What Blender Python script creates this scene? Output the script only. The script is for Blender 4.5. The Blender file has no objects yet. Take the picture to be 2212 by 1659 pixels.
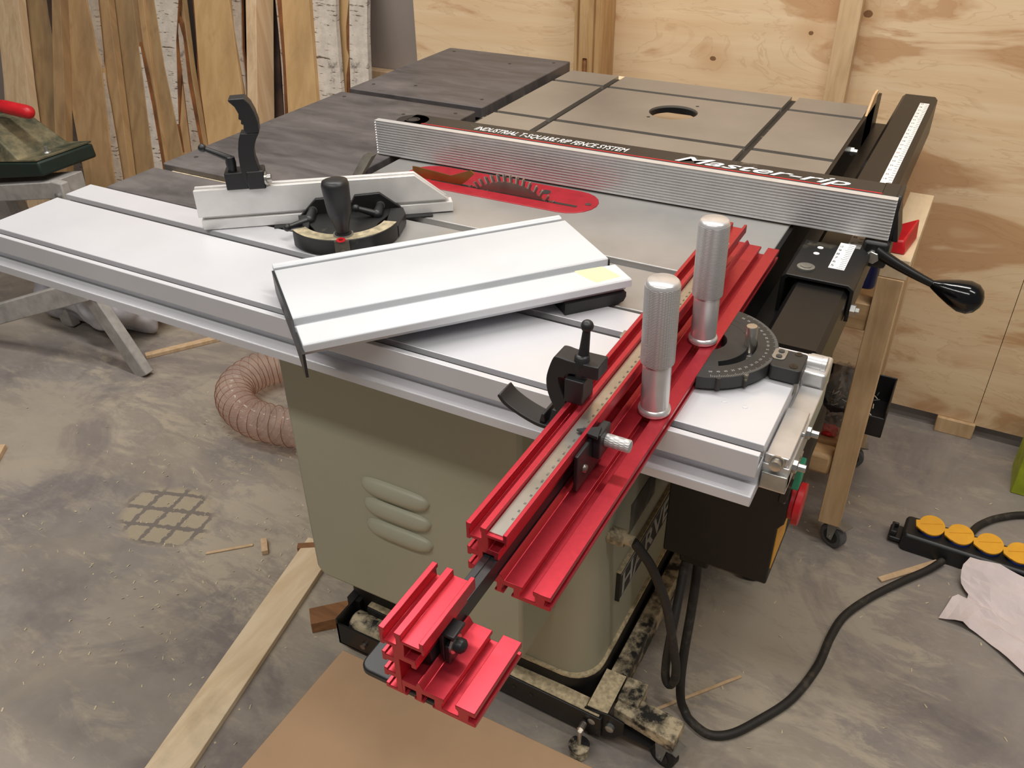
import bpy, bmesh, math, random
from mathutils import Vector, Matrix
random.seed(7)
S = bpy.context.scene
COL = S.collection
PI = math.pi
# ------------------------------------------------------------------ colour / materials
def lin(c):
    r = []
    for v in c:
        v = v / 255.0
        r.append(v / 12.92 if v <= 0.04045 else ((v + 0.055) / 1.055) ** 2.4)
    return (r[0], r[1], r[2], 1.0)

class NT:
    def __init__(s, name):
        s.m = bpy.data.materials.new(name); s.m.use_nodes = True
        s.n = s.m.node_tree.nodes; s.l = s.m.node_tree.links
        s.b = s.n['Principled BSDF']; s.tc = None
    def add(s, t, **kw):
        x = s.n.new(t)
        for k, v in kw.items(): setattr(x, k, v)
        return x
    def coord(s, scale=(1, 1, 1), rot=(0, 0, 0)):
        if s.tc is None: s.tc = s.add('ShaderNodeTexCoord')
        mp = s.add('ShaderNodeMapping'); s.l.new(s.tc.outputs['Object'], mp.inputs['Vector'])
        mp.inputs['Scale'].default_value = scale; mp.inputs['Rotation'].default_value = rot
        return mp.outputs['Vector']
    def noise(s, scale=(1, 1, 1), sc=5.0, det=4.0, rough=.55, dist=0.0, rot=(0, 0, 0)):
        x = s.add('ShaderNodeTexNoise'); s.l.new(s.coord(scale, rot), x.inputs['Vector'])
        x.inputs['Scale'].default_value = sc; x.inputs['Detail'].default_value = det
        x.inputs['Roughness'].default_value = rough; x.inputs['Distortion'].default_value = dist
        return x.outputs['Fac']
    def ramp(s, fac, stops):
        x = s.add('ShaderNodeValToRGB'); s.l.new(fac, x.inputs['Fac']); e = x.color_ramp.elements
        while len(e) < len(stops): e.new(0.5)
        for i, (p, c) in enumerate(stops):
            e[i].position = p; e[i].color = c if len(c) == 4 else lin(c)
        return x.outputs['Color']
    def mask(s, fac, a, b):
        return s.ramp(fac, [(a, (0, 0, 0, 1)), (b, (1, 1, 1, 1))])
    def mix(s, fac, a, b, mode='MIX'):
        x = s.add('ShaderNodeMix', data_type='RGBA', blend_type=mode)
        for v, sock in ((fac, x.inputs[0]), (a, x.inputs[6]), (b, x.inputs[7])):
            if isinstance(v, (int, float)): sock.default_value = v
            elif isinstance(v, tuple): sock.default_value = v if len(v) == 4 else lin(v)
            else: s.l.new(v, sock)
        return x.outputs[2]
    def math(s, op, a, b=0.0):
        x = s.add('ShaderNodeMath', operation=op)
        for v, sock in ((a, x.inputs[0]), (b, x.inputs[1])):
            if isinstance(v, (int, float)): sock.default_value = v
            else: s.l.new(v, sock)
        return x.outputs[0]
    def col(s, c):
        if isinstance(c, tuple): s.b.inputs['Base Color'].default_value = lin(c) if len(c) == 3 else c
        else: s.l.new(c, s.b.inputs['Base Color'])
    def rough(s, r):
        if isinstance(r, (int, float)): s.b.inputs['Roughness'].default_value = r
        else: s.l.new(r, s.b.inputs['Roughness'])
    def metal(s, v): s.b.inputs['Metallic'].default_value = v
    def bump(s, fac, st=.2, d=.002):
        x = s.add('ShaderNodeBump'); s.l.new(fac, x.inputs['Height'])
        x.inputs['Strength'].default_value = st; x.inputs['Distance'].default_value = d
        s.l.new(x.outputs['Normal'], s.b.inputs['Normal'])

def plain(name, c, r=.5, m=0.0, var=.12, sc=30, dust=None, dust_at=(.55, .68), dust_sc=14, bump=0.0, spec=None):
    t = NT(name)
    f = t.noise((1, 1, 1), sc, 5)
    d = tuple(max(0, int(v * (1 - var))) for v in c)
    u = tuple(min(255, int(v * (1 + var * .6))) for v in c)
    k = t.ramp(f, [(.3, d), (.7, u)])
    if dust:
        k = t.mix(t.mask(t.noise((1, 1, 1), dust_sc, 7, .7), *dust_at), k, dust)
    t.col(k); t.rough(r); t.metal(m)
    if bump: t.bump(f, bump)
    if spec is not None: t.b.inputs['Specular IOR Level'].default_value = spec
    return t.m

def wood(name, c1, c2, c3=None, scale=(14, 14, 1.2), r=.6, knots=False, bands=(.38, .62)):
    t = NT(name)
    f = t.noise(scale, 3.0, 6, .6, .6)
    k = t.ramp(f, [(bands[0], c2), (bands[1], c1)])
    if c3:
        g = t.noise((scale[0] * .25, scale[1] * .25, scale[2] * .6), 2.2, 4, .6, .4)
        k = t.mix(t.mask(g, .55, .75), k, c3)
    st = t.noise((1, 1, .45), 5.5, 5, .65)
    k = t.mix(t.math('MULTIPLY', t.mask(st, .55, .78), .55), k, tuple(int(x * .66) for x in c2))
    if knots:
        v = t.add('ShaderNodeTexVoronoi'); v.inputs['Scale'].default_value = 5.5
        t.l.new(t.coord((1, 1, .55)), v.inputs['Vector'])
        k = t.mix(t.ramp(v.outputs['Distance'], [(.05, (1, 1, 1, 1)), (.11, (0, 0, 0, 1))]), k, tuple(int(x * .55) for x in c2))
    t.col(k); t.rough(r); t.bump(f, .08)
    return t.m

TAN = (196, 172, 128)
M = {}
M['black'] = plain('black_paint', (26, 25, 25), .42, dust=(120, 108, 88), dust_at=(.62, .8), dust_sc=9)
M['blackp'] = plain('black_plastic', (32, 32, 34), .42)
M['lug'] = plain('lug_grey', (82, 76, 66), .6, var=.3)
M['satin'] = plain('satin_black', (24, 24, 27), .42, var=.05)
M['grooveshade'] = plain('groove_grey', (112, 111, 109), .45, .4, var=.06)  # darker grey that paints shade onto groove floors
M['gloss'] = plain('gloss_black', (10, 10, 12), .12, var=.02)
M['rail'] = plain('rail_black', (20, 19, 19), .36, dust=(92, 84, 72), dust_at=(.66, .95), dust_sc=7, spec=.35)
M['dusty'] = plain('dusty_black', (34, 32, 30), .6, dust=(200, 184, 152), dust_at=(.42, .58), dust_sc=22)
M['dust'] = plain('sawdust', (208, 190, 154), .95, var=.2, sc=120, bump=.5)
M['boxblack'] = plain('box_black', (24, 20, 18), .6)
M['iron'] = plain('cast_iron', (164, 162, 159), .32, .35, var=.09, sc=6, dust=(150, 142, 128), dust_at=(.6, .9), dust_sc=4)
M['ironw'] = plain('cast_iron_wing', (150, 144, 135), .36, .4, var=.08, sc=5)
M['slot'] = plain('slot_dark', (44, 40, 35), .7, dust=(176, 166, 140), dust_at=(.6, .75), dust_sc=25)
M['steel'] = plain('steel', (190, 186, 178), .28, .9, var=.08)
M['zinc'] = plain('zinc', (170, 170, 165), .35, .8, dust=(170, 155, 125), dust_at=(.6, .75), dust_sc=30)
M['alu'] = plain('aluminium', (208, 207, 206), .36, .75, var=.06)
M['silver'] = plain('satin_silver', (218, 216, 215), .3, .6, var=.03)
M['white'] = plain('anodised_white', (216, 216, 220), .36, .30, var=.03, sc=5, spec=.4)
M['greyalu'] = plain('anodised_grey', (208, 211, 215), .45, .1, var=.03, sc=6, spec=.4)
M['cab'] = plain('sage_enamel', (164, 163, 142), .42, var=.03, sc=3)
M['red'] = plain('red_anodised', (192, 50, 64), .38, .8, var=.04, sc=200)
M['red'].node_tree.nodes['Principled BSDF'].inputs['Coat Weight'].default_value = .25
M['red'].node_tree.nodes['Principled BSDF'].inputs['Coat Roughness'].default_value = .3
M['redp'] = plain('red_plate', (162, 32, 44), .42, .1, var=.08, sc=60, dust=(226, 150, 140), dust_at=(.66, .8), dust_sc=40)
M['redpl'] = plain('red_plastic', (205, 28, 38), .4)
M['whitep'] = plain('white_print', (238, 236, 234), .5, var=.02)
M['ink'] = plain('dark_print', (50, 48, 46), .6, var=.02)
M['inkgrey'] = plain('pale_print', (165, 165, 160), .6, var=.02)
M['brass'] = plain('brass', (186, 140, 70), .35, .8)
M['knife'] = plain('bronze_steel', (150, 104, 58), .32, .75)
M['blade'] = plain('blade_steel', (128, 116, 110), .34, .75)
M['mdf'] = plain('mdf', (202, 166, 130), .75, var=.05, sc=5)
M['cable'] = plain('cable_rubber', (40, 37, 34), .6, dust=(92, 84, 70), dust_at=(.55, .8), dust_sc=25)
M['tape'] = plain('masking_tape', (240, 228, 168), .7, var=.04)
M['wheel'] = plain('grey_rubber', (98, 98, 100), .6)
M['wheelb'] = plain('black_rubber', (26, 25, 26), .55)
M['yellow'] = plain('orange_yellow_plastic', (238, 172, 40), .5, var=.04)
M['blue'] = plain('blue_plastic', (32, 52, 128), .4)
M['green'] = plain('green_plastic', (40, 150, 116), .5)
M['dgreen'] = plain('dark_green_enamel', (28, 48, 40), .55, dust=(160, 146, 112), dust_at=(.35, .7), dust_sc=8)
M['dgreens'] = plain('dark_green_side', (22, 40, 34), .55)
M['lime'] = plain('lime_card', (168, 182, 44), .6)
M['grey'] = plain('grey_enamel', (168, 165, 161), .5)
M['paper'] = plain('torn_paper', (222, 208, 206), .9, var=.05, sc=12, bump=.3)
M['bag'] = plain('plastic_bag', (176, 174, 180), .38, var=.25, sc=9, bump=.5)
M['stain'] = plain('worn_label', (92, 90, 82), .6, var=.4, sc=40)
M['panel'] = None
def mk_slab():
    t = NT('black_laminate')
    f = t.noise((2, 7, 2), 3, 6, .65, .5, (0, 0, .35))
    g = t.noise((1, 1, 1), 3.5, 6, .6)
    k = t.ramp(f, [(.3, (58, 55, 56)), (.72, (100, 94, 93))])
    k = t.mix(t.mask(g, .55, .8), k, (116, 110, 107))
    t.col(k); t.rough(t.ramp(f, [(.3, (.42, .42, .42, 1)), (.7, (.62, .62, .62, 1))])); return t.m
M['slab'] = mk_slab()
def mk_knurl():
    t = NT('knurled_silver')
    w = []
    for rz in (1, -1):
        x = t.add('ShaderNodeTexWave'); x.wave_type = 'BANDS'; x.bands_direction = 'Z'
        x.inputs['Scale'].default_value = 200
        mp = t.coord()
        g = t.add('ShaderNodeTexGradient', gradient_type='RADIAL'); t.l.new(mp, g.inputs['Vector'])
        sep = t.add('ShaderNodeSeparateXYZ'); t.l.new(mp, sep.inputs[0])
        a = t.math('MULTIPLY', g.outputs['Fac'], .1 * rz)
        z = t.math('ADD', sep.outputs['Z'], a)
        cb = t.add('ShaderNodeCombineXYZ'); t.l.new(z, cb.inputs['Z'])
        t.l.new(cb.outputs[0], x.inputs['Vector']); w.append(x.outputs['Fac'])
    h = t.math('MULTIPLY', w[0], w[1])
    t.col(t.ramp(h, [(0, (168, 166, 165)), (.8, (216, 214, 213))])); t.metal(.4); t.rough(.46); t.bump(h, .5, .0006)
    return t.m
M['knurl'] = mk_knurl()
M['baralu'] = plain('bar_aluminium', (222, 220, 217), .36, .3, var=.04)
def mk_ply():
    t = NT('plywood')
    sep = t.add('ShaderNodeSeparateXYZ'); t.l.new(t.coord(), sep.inputs[0])
    # knots: (x, z, radius) on the sheet, the rest of the wall gets a few more
    KN = ((-0.462, 0.943, 0.0083), (-0.420, 0.995, 0.0050), (-0.024, 0.981, 0.0050), (-0.029, 0.670, 0.0111), (-0.025, 0.487, 0.0087), (0.055, 0.328, 0.0078), (-0.005, 0.198, 0.0052), (-1.045, 0.951, 0.0118), (-1.158, 0.902, 0.0055), (-1.376, 0.825, 0.0076), (-0.216, 0.836, 0.0038), (-0.491, 0.831, 0.0011), (.62, .9, .012), (.95, .5, .016), (-1.25, 1.3, .014), (-.75, 1.35, .01), (.1, 1.4, .015), (.5, 1.45, .012))
    d = None; kn = None
    wob = t.math('MULTIPLY', t.noise((1, 1, 1), 45, 2), .006)
    for kx_, kz_, kr_ in KN:
        e = t.math('SQRT', t.math('ADD', t.math('POWER', t.math('ADD', sep.outputs['X'], -kx_), 2.0), t.math('POWER', t.math('MULTIPLY', t.math('ADD', sep.outputs['Z'], -kz_), 1.3), 2.0)))
        d = e if d is None else t.math('MINIMUM', d, e)
        h = t.math('LESS_THAN', t.math('ADD', e, wob), kr_ * .8 + .004)
        kn = h if kn is None else t.math('MAXIMUM', kn, h)
    base = t.ramp(t.noise((1, 1, 14), 2.2, 5, .6, .3), [(.3, (222, 188, 146)), (.7, (234, 208, 170))])
    pm = t.noise((.8, 1, 3.0), 2.3, 5, .55, 1.2)
    fld = t.math('ADD', pm, t.math('DIVIDE', .010, t.math('ADD', d, .05)))
    k = t.mix(t.mask(pm, .54, .60), base, (200, 158, 116))
    ring = t.math('FRACT', t.math('MULTIPLY', fld, 11.0))
    rl = t.ramp(ring, [(0, (1, 1, 1, 1)), (.16, (0, 0, 0, 1))])
    k = t.mix(t.math('MULTIPLY', rl, .26), k, (172, 124, 80))
    k = t.mix(t.math('MULTIPLY', t.ramp(d, [(.012, (1, 1, 1, 1)), (.06, (0, 0, 0, 1))]), .55), k, (204, 160, 114))
    k = t.mix(kn, k, (132, 94, 60))
    t.col(k); t.rough(.62); return t.m
M['ply'] = mk_ply()
def mk_floor():
    t = NT('dusty_concrete')
    a = t.noise((1, 1, 1), 3.2, 8, .68)
    b = t.noise((1, 1, 1), 1.5, 7, .66, .8)
    c = t.noise((1, 3, 1), 6, 8, .75, .4, (0, 0, .6))
    d = t.noise((1, 1, 1), 75, 4, .6)
    k = t.ramp(a, [(.32, (120, 112, 108)), (.68, (154, 146, 139))])
    k = t.mix(t.math('MULTIPLY', t.mask(b, .46, .66), .5), k, (166, 154, 134))
    k = t.mix(t.math('MULTIPLY', t.mask(c, .52, .7), .65), k, (180, 168, 146))
    mp0 = t.coord(); sp0 = t.add('ShaderNodeSeparateXYZ'); t.l.new(mp0, sp0.inputs[0])
    for gx, gy, gr, amt in ((-1.12, 1.10, .33, .75), (-1.75, 1.62, .45, .6), (-.12, 1.28, .30, .6), (-.05, .95, .22, .5), (-.95, .93, .22, .5), (-2.0, 1.05, .3, .45)):
        qx = t.math('POWER', t.math('MULTIPLY', t.math('ADD', sp0.outputs['X'], -gx), 1 / gr), 2.0); qy = t.math('POWER', t.math('MULTIPLY', t.math('ADD', sp0.outputs['Y'], -gy), 1 / gr), 2.0)
        q = t.math('ADD', t.math('ADD', qx, qy), t.math('MULTIPLY', t.math('SUBTRACT', c, .5), 7.0))
        k = t.mix(t.math('MULTIPLY', t.ramp(q, [(.25, (1, 1, 1, 1)), (.95, (0, 0, 0, 1))]), amt), k, (180, 168, 148))
    k = t.mix(t.math('MULTIPLY', t.mask(t.noise((1, 1, 1), 2.3, 6, .7, .6), .52, .62), .55), k, (108, 100, 102))
    # tyre tread print left in the dust
    mp = t.coord(); sep = t.add('ShaderNodeSeparateXYZ'); t.l.new(mp, sep.inputs[0])
    X, Y = t.math('ADD', sep.outputs['X'], 1.44), t.math('SUBTRACT', sep.outputs['Y'], .95)
    lines = None
    for ang, sp in ((18.8, .055), (98.8, .055)):
        ca, sa = math.cos(math.radians(ang)), math.sin(math.radians(ang))
        u = t.math('ADD', t.math('MULTIPLY', X, -sa / sp), t.math('MULTIPLY', Y, ca / sp))
        u = t.math('ADD', u, t.math('MULTIPLY', d, .35))
        fr = t.math('ABSOLUTE', t.math('SUBTRACT', t.math('FRACT', u), .5))
        ln = t.math('LESS_THAN', fr, .1)
        lines = ln if lines is None else t.math('MAXIMUM', lines, ln)
    rr = t.math('ADD', t.math('POWER', t.math('MULTIPLY', X, 1 / .2), 2.0), t.math('POWER', t.math('MULTIPLY', Y, 1 / .15), 2.0))
    rr = t.math('ADD', rr, t.math('MULTIPLY', a, 1.0))
    inside = t.ramp(rr, [(.85, (1, 1, 1, 1)), (1.35, (0, 0, 0, 1))]); 
    k = t.mix(t.math('MULTIPLY', inside, .7), k, (176, 162, 136))
    k = t.mix(t.math('MULTIPLY', t.math('MULTIPLY', inside, lines), .85), k, (112, 104, 100))
    k = t.mix(t.ramp(d, [(.72, (0, 0, 0, 1)), (.76, (.6, .6, .6, 1))]), k, (186, 172, 142))
    t.col(k); t.rough(.78); t.bump(d, .12); return t.m
M['floor'] = mk_floor()
def mk_bark(name, white=(212, 200, 186)):
    t = NT(name)
    f = t.noise((16, 16, 120), 1.5, 3, .6)
    g = t.noise((1, 1, 1), 7, 6, .7)
    k = t.ramp(t.noise((1, 1, 1), 25, 5, .7), [(.3, tuple(int(v * .84) for v in white)), (.7, white)])
    k = t.mix(t.ramp(f, [(.34, (1, 1, 1, 1)), (.40, (0, 0, 0, 1))]), k, (98, 80, 66))
    k = t.mix(t.mask(g, .64, .72), k, (88, 78, 70))
    t.col(k); t.rough(.8); t.bump(g, .4, .01); return t.m
M['bark'] = mk_bark('birch_bark')
M['bark2'] = mk_bark('worn_birch_bark', (188, 170, 150))
M['worn'] = mk_bark('dark_worn_bark', (150, 136, 126))
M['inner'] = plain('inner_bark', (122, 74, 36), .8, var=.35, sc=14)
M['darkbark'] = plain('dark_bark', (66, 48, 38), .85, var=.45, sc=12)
M['pale'] = wood('pale_pine', (214, 186, 150), (198, 166, 128), None, (16, 16, .7))
M['tan'] = wood('tan_birch', (178, 144, 102), (160, 126, 86), (132, 104, 74), (9, 9, .5))
M['tan2'] = wood('grey_stained_birch', (164, 134, 94), (146, 116, 80), (104, 90, 72), (9, 9, .5))
M['yel'] = wood('golden_birch', (198, 162, 114), (184, 148, 100), (158, 124, 84), (9, 9, .5))
M['stud'] = wood('pine_stud', (220, 188, 146), (198, 164, 122), knots=True)
M['cart'] = wood('pine_frame', (222, 188, 144), (200, 164, 120), knots=True)
M['panel'] = wood('pine_shelf', (216, 180, 134), (196, 158, 112), (170, 130, 88), (1.2, 14, 14))
M['oak'] = wood('brown_offcut', (160, 112, 70), (128, 86, 52), None, (2, 14, 14))
M['strip'] = wood('pale_strip', (236, 214, 180), (222, 196, 158), None, (10, 2, 10), knots=True)
M['wallgrey'] = plain('grey_wall_paint', (158, 146, 138), .8, var=.03, sc=4)
def mk_hose():
    t = NT('clear_hose')
    tr = t.add('ShaderNodeBsdfTransparent'); tr.inputs['Color'].default_value = lin((250, 240, 234))
    mx = t.add('ShaderNodeMixShader'); out = t.n['Material Output']
    f = t.noise((1, 1, 1), 30, 4)
    t.col(t.ramp(f, [(.3, (214, 190, 178)), (.7, (240, 222, 212))])); t.rough(.12)
    mx.inputs[0].default_value = .24
    t.l.new(tr.outputs[0], mx.inputs[1]); t.l.new(t.b.outputs[0], mx.inputs[2]); t.l.new(mx.outputs[0], out.inputs['Surface'])
    return t.m
M['hose'] = mk_hose()
def mk_clear(name, c, f):
    t = NT(name)
    tr = t.add('ShaderNodeBsdfTransparent'); mx = t.add('ShaderNodeMixShader'); out = t.n['Material Output']
    n = t.noise((1, 1, 1), 40, 4); t.col(t.ramp(n, [(.3, tuple(int(v * .8) for v in c)), (.7, c)])); t.rough(.15); t.bump(n, .5)
    mx.inputs[0].default_value = f
    t.l.new(tr.outputs[0], mx.inputs[1]); t.l.new(t.b.outputs[0], mx.inputs[2]); t.l.new(mx.outputs[0], out.inputs['Surface'])
    return t.m
M['clear'] = mk_clear('clear_plastic_film', (190, 180, 170), .3)
M['wire'] = plain('copper_wire', (158, 104, 84), .4, .3)

# ------------------------------------------------------------------ mesh builder
class MB:
    def __init__(s): s.v = []; s.f = []; s.x = Matrix.Identity(4)
    def put(s, vs, fs):
        o = len(s.v); s.v += [tuple(s.x @ Vector(p)) for p in vs]; s.f += [tuple(o + i for i in f) for f in fs]; return s
    def box(s, x0, x1, y0, y1, z0, z1):
        return s.put([(x0, y0, z0), (x1, y0, z0), (x1, y1, z0), (x0, y1, z0), (x0, y0, z1), (x1, y0, z1), (x1, y1, z1), (x0, y1, z1)],
                     [(0, 3, 2, 1), (4, 5, 6, 7), (0, 1, 5, 4), (1, 2, 6, 5), (2, 3, 7, 6), (3, 0, 4, 7)])
    def hexa(s, a, b):   # two quads
        return s.put(list(a) + list(b), [(3, 2, 1, 0), (4, 5, 6, 7), (0, 1, 5, 4), (1, 2, 6, 5), (2, 3, 7, 6), (3, 0, 4, 7)])
    def prism(s, pts, d0, d1, ax='z'):
        n = len(pts)
        def P(p, d): return (p[0], p[1], d) if ax == 'z' else ((p[0], d, p[1]) if ax == 'y' else (d, p[0], p[1]))
        vs = [P(p, d0) for p in pts] + [P(p, d1) for p in pts]
        return s.put(vs, [tuple(range(n))[::-1], tuple(range(n, 2 * n))] + [(i, (i + 1) % n, n + (i + 1) % n, n + i) for i in range(n)])
    def rings(s, R, close=False, caps=True):
        n = len(R[0]); vs = [p for r in R for p in r]; fs = []
        m = len(R)
        for i in range(m if close else m - 1):
            for j in range(n):
                a, b = i * n, ((i + 1) % m) * n
                fs.append((a + j, a + (j + 1) % n, b + (j + 1) % n, b + j))
        if caps and not close: fs += [tuple(range(n))[::-1], tuple(range((m - 1) * n, m * n))]
        return s.put(vs, fs)
    def lathe(s, prof, o, ax=(0, 0, 1), n=28):
        ax = Vector(ax).normalized(); u = ax.orthogonal().normalized(); w = ax.cross(u); o = Vector(o)
        return s.rings([[tuple(o + ax * h + (u * math.cos(2 * PI * k / n) + w * math.sin(2 * PI * k / n)) * max(r, 1e-5)) for k in range(n)] for r, h in prof])
    def cyl(s, a, b, r, r2=None, n=20):
        a = Vector(a); b = Vector(b); return s.lathe([(r, 0), (r if r2 is None else r2, (b - a).length)], a, b - a, n)
    def tube(s, pts, r, n=10, rr=None):
        P = [Vector(p) for p in pts]; R = []; u = None
        for i, p in enumerate(P):
            t = (P[min(i + 1, len(P) - 1)] - P[max(i - 1, 0)]).normalized()
            u = t.orthogonal().normalized() if u is None else (u - t * u.dot(t)).normalized()
            w = t.cross(u); q = rr(i) if rr else r
            R.append([tuple(p + (u * math.cos(2 * PI * k / n) + w * math.sin(2 * PI * k / n)) * q) for k in range(n)])
        return s.rings(R)
    def ball(s, o, r, n=14):
        return s.lathe([(r * math.sin(PI * k / n), -r * math.cos(PI * k / n)) for k in range(n + 1)], o, (0, 0, 1), 18)
    def rbox(s, x0, x1, y0, y1, z0, z1, r=.01, k=5):
        p = []
        for cx, cy, a in ((x1 - r, y1 - r, 0), (x0 + r, y1 - r, 90), (x0 + r, y0 + r, 180), (x1 - r, y0 + r, 270)):
            for i in range(k + 1):
                t = math.radians(a + 90 * i / k); p.append((cx + r * math.cos(t), cy + r * math.sin(t)))
        return s.prism(p, z0, z1)

def spline(pts, n=8):
    P = [Vector(p) for p in pts]; P = [P[0] * 2 - P[1]] + P + [P[-1] * 2 - P[-2]]; out = []
    for i in range(1, len(P) - 2):
        for k in range(n):
            t = k / n; a, b, c, d = P[i - 1:i + 3]
            out.append(.5 * ((2 * b) + (c - a) * t + (2 * a - 5 * b + 4 * c - d) * t * t + (3 * b - a - 3 * c + d) * t ** 3))
    out.append(P[-2]); return out

ORG = {}
def tag(o, label=None, cat=None, group=None, kind=None):
    if label: o['label'] = label
    if cat: o['category'] = cat
    if group: o['group'] = group
    if kind: o['kind'] = kind
    return o
def thing(name, loc, label, cat, group=None):
    o = bpy.data.objects.new(name, None); COL.objects.link(o); o.location = loc; o.empty_display_size = .05
    ORG[o.name] = Vector(loc); return tag(o, label, cat, group)
def obj(name, mb, mat, parent=None, bevel=0, smooth=0, seg=2, label=None, loc=None):
    vs = [Vector(p) for p in mb.v]
    if parent is not None: org = ORG[parent.name]
    elif loc is not None: org = Vector(loc)
    else:
        xs, ys, zs = zip(*mb.v); org = Vector(((min(xs) + max(xs)) / 2, (min(ys) + max(ys)) / 2, min(zs)))
    me = bpy.data.meshes.new(name); me.from_pydata([tuple(v - org) for v in vs], [], mb.f)
    bm = bmesh.new(); bm.from_mesh(me); bmesh.ops.recalc_face_normals(bm, faces=bm.faces); bm.to_mesh(me); bm.free()
    me.materials.append(mat if not isinstance(mat, str) else M[mat])
    o = bpy.data.objects.new(name, me); COL.objects.link(o); ORG[o.name] = org
    if parent is not None: o.parent = parent
    else: o.location = org
    if smooth:
        for p in me.polygons: p.use_smooth = True
        me.set_sharp_from_angle(angle=math.radians(smooth))
    if bevel:
        b = o.modifiers.new('bevel', 'BEVEL'); b.width = bevel; b.segments = seg; b.limit_method = 'ANGLE'; b.angle_limit = math.radians(40)
        if not smooth:
            for p in me.polygons: p.use_smooth = True
            me.set_sharp_from_angle(angle=math.radians(40))
    if label: o['label'] = label
    return o
_tc = {}
def text_mesh(s, shear=0.0, bold=0.0, sx=1.0):
    key = (s, shear, bold, sx)
    if key in _tc: return _tc[key]
    cu = bpy.data.curves.new('letters', 'FONT'); cu.body = s; cu.size = 1.0; cu.shear = shear; cu.offset = bold; cu.resolution_u = 3
    ob = bpy.data.objects.new('letters', cu); COL.objects.link(ob); bpy.context.view_layer.update()
    me = bpy.data.meshes.new_from_object(ob.evaluated_get(bpy.context.evaluated_depsgraph_get()))
    vs = [(v.co.x * sx, v.co.y, 0) for v in me.vertices]; fs = [tuple(p.vertices) for p in me.polygons]
    bpy.data.objects.remove(ob); bpy.data.curves.remove(cu); bpy.data.meshes.remove(me)
    _tc[key] = (vs, fs); return _tc[key]
def put_text(mb, s, o, ux, uy, width=None, height=None, shear=0., bold=0.):
    """text with its lower left at o, baseline along ux, letters up along uy; width / cap height in metres"""
    vs, fs = text_mesh(s, shear, bold)
    x0 = min(v[0] for v in vs); x1 = max(v[0] for v in vs); y1 = max(v[1] for v in vs); y0 = min(v[1] for v in vs)
    k = height / .69 if height else width / (x1 - x0); kx = width / (x1 - x0) if width else k
    ux = Vector(ux).normalized(); uy = Vector(uy).normalized(); o = Vector(o)
    mb.put([tuple(o + ux * (v[0] - x0) * kx + uy * v[1] * k) for v in vs], fs)
def rotz(cx, cy, deg):
    return Matrix.Translation((cx, cy, 0)) @ Matrix.Rotation(math.radians(deg), 4, 'Z')
X, Y, Z = (1, 0, 0), (0, 1, 0), (0, 0, 1)

# ================================================================== SETTING
o = obj('floor', MB().box(-5, 3, -1.5, 3.2, -.06, 0), 'floor', loc=(0, 0, 0)); tag(o, kind='structure')
YW = 2.13
w = MB().box(-1.464, .176, YW, YW + .022, .045, 2.5).box(.1775, 3, YW, YW + .022, .04, 2.5)
o = obj('wall_back', w, 'ply'); tag(o, kind='structure')
for x in (-1.2, -.45, .137, .72, 1.3):
    o = obj('trim_%d' % (int(x * 10) + 13), MB().box(x - .045, x + .045, YW - .01, YW + .15, 0, .044), 'stud', bevel=.002); tag(o, kind='structure')
o = obj('wall_recess', MB().box(-5, -1.464, 2.30, 2.40, 0, 2.7), 'wallgrey'); tag(o, kind='structure')
o = obj('wall_left', MB().box(-5.05, -4.9, -1.5, 2.30, 0, 2.7), 'wallgrey'); tag(o, kind='structure')
o = obj('trim_31', MB().box(-1.915, -1.47, 2.262, 2.298, .0, .69), 'pale', bevel=.002); tag(o, kind='structure')
# wall post and stud
p = thing('wall_post', (-.9, 2.08, 0), 'grooved wooden post fixed upright to the plywood wall behind the saw', 'post')
m = MB().prism([(-.936, 2.128), (-.936, 2.045), (-.926, 2.04), (-.925, 2.046), (-.921, 2.046), (-.92, 2.04), (-.884, 2.04), (-.883, 2.046), (-.879, 2.046), (-.878, 2.04), (-.868, 2.04), (-.864, 2.05), (-.864, 2.128)], 0, 2.4)
obj('post_body', m, wood('post_ply', (205, 170, 122), (176, 138, 92), (150, 118, 82)), p)
obj('slot', MB().rbox(-.908, -.897, 2.0385, 2.041, .74, .855, .005), 'oak', p)
o = obj('wall_stud', MB().hexa([(-.328, 2.1, 0), (-.283, 2.1, 0), (-.283, 2.129, 0), (-.328, 2.129, 0)], [(-.345, 2.1, 2.4), (-.296, 2.1, 2.4), (-.296, 2.129, 2.4), (-.345, 2.129, 2.4)]), 'stud', bevel=.001)
tag(o, 'narrow pine stud nailed upright on the plywood wall right of the grooved post', 'stud')

# ================================================================== TABLE SAW
saw = thing('table_saw', (-.6, 1.1, 0), 'large cabinet table saw with cast iron top and sage green body', 'table saw')
# cabinet
cp = []
for cx, cy, a, r in ((-.405, .955, 270, .055), (-.405, 1.385, 0, .055), (-.82, 1.385, 90, .055), (-.82, .955, 180, .055)):
    for i in range(7):
        t = math.radians(a + 15 * i); cp.append((cx + r * math.cos(t), cy + r * math.sin(t)))
obj('cabinet', MB().prism(cp, .115, .835), 'cab', saw, smooth=40)
pl = [(-.6 + (x + .6) * 1.03, 1.17 + (y - 1.17) * 1.03) for x, y in cp]
plinth = obj('plinth', MB().prism(pl, .02, .112), 'boxblack', saw, smooth=40, label='black plinth under the cabinet')
obj('sawdust_ledge', MB().prism([(-.6 + (x + .6) * 1.025, 1.17 + (y - 1.17) * 1.025) for x, y in cp], .1115, .1165), 'dust', plinth)
cov = obj('motor_cover', MB().prism([(-.825, .80), (-.825, .275), (-.811, .261), (-.42, .261), (-.42, .80)], .784, .9, 'y'), 'cab', saw, bevel=.006)
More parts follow.
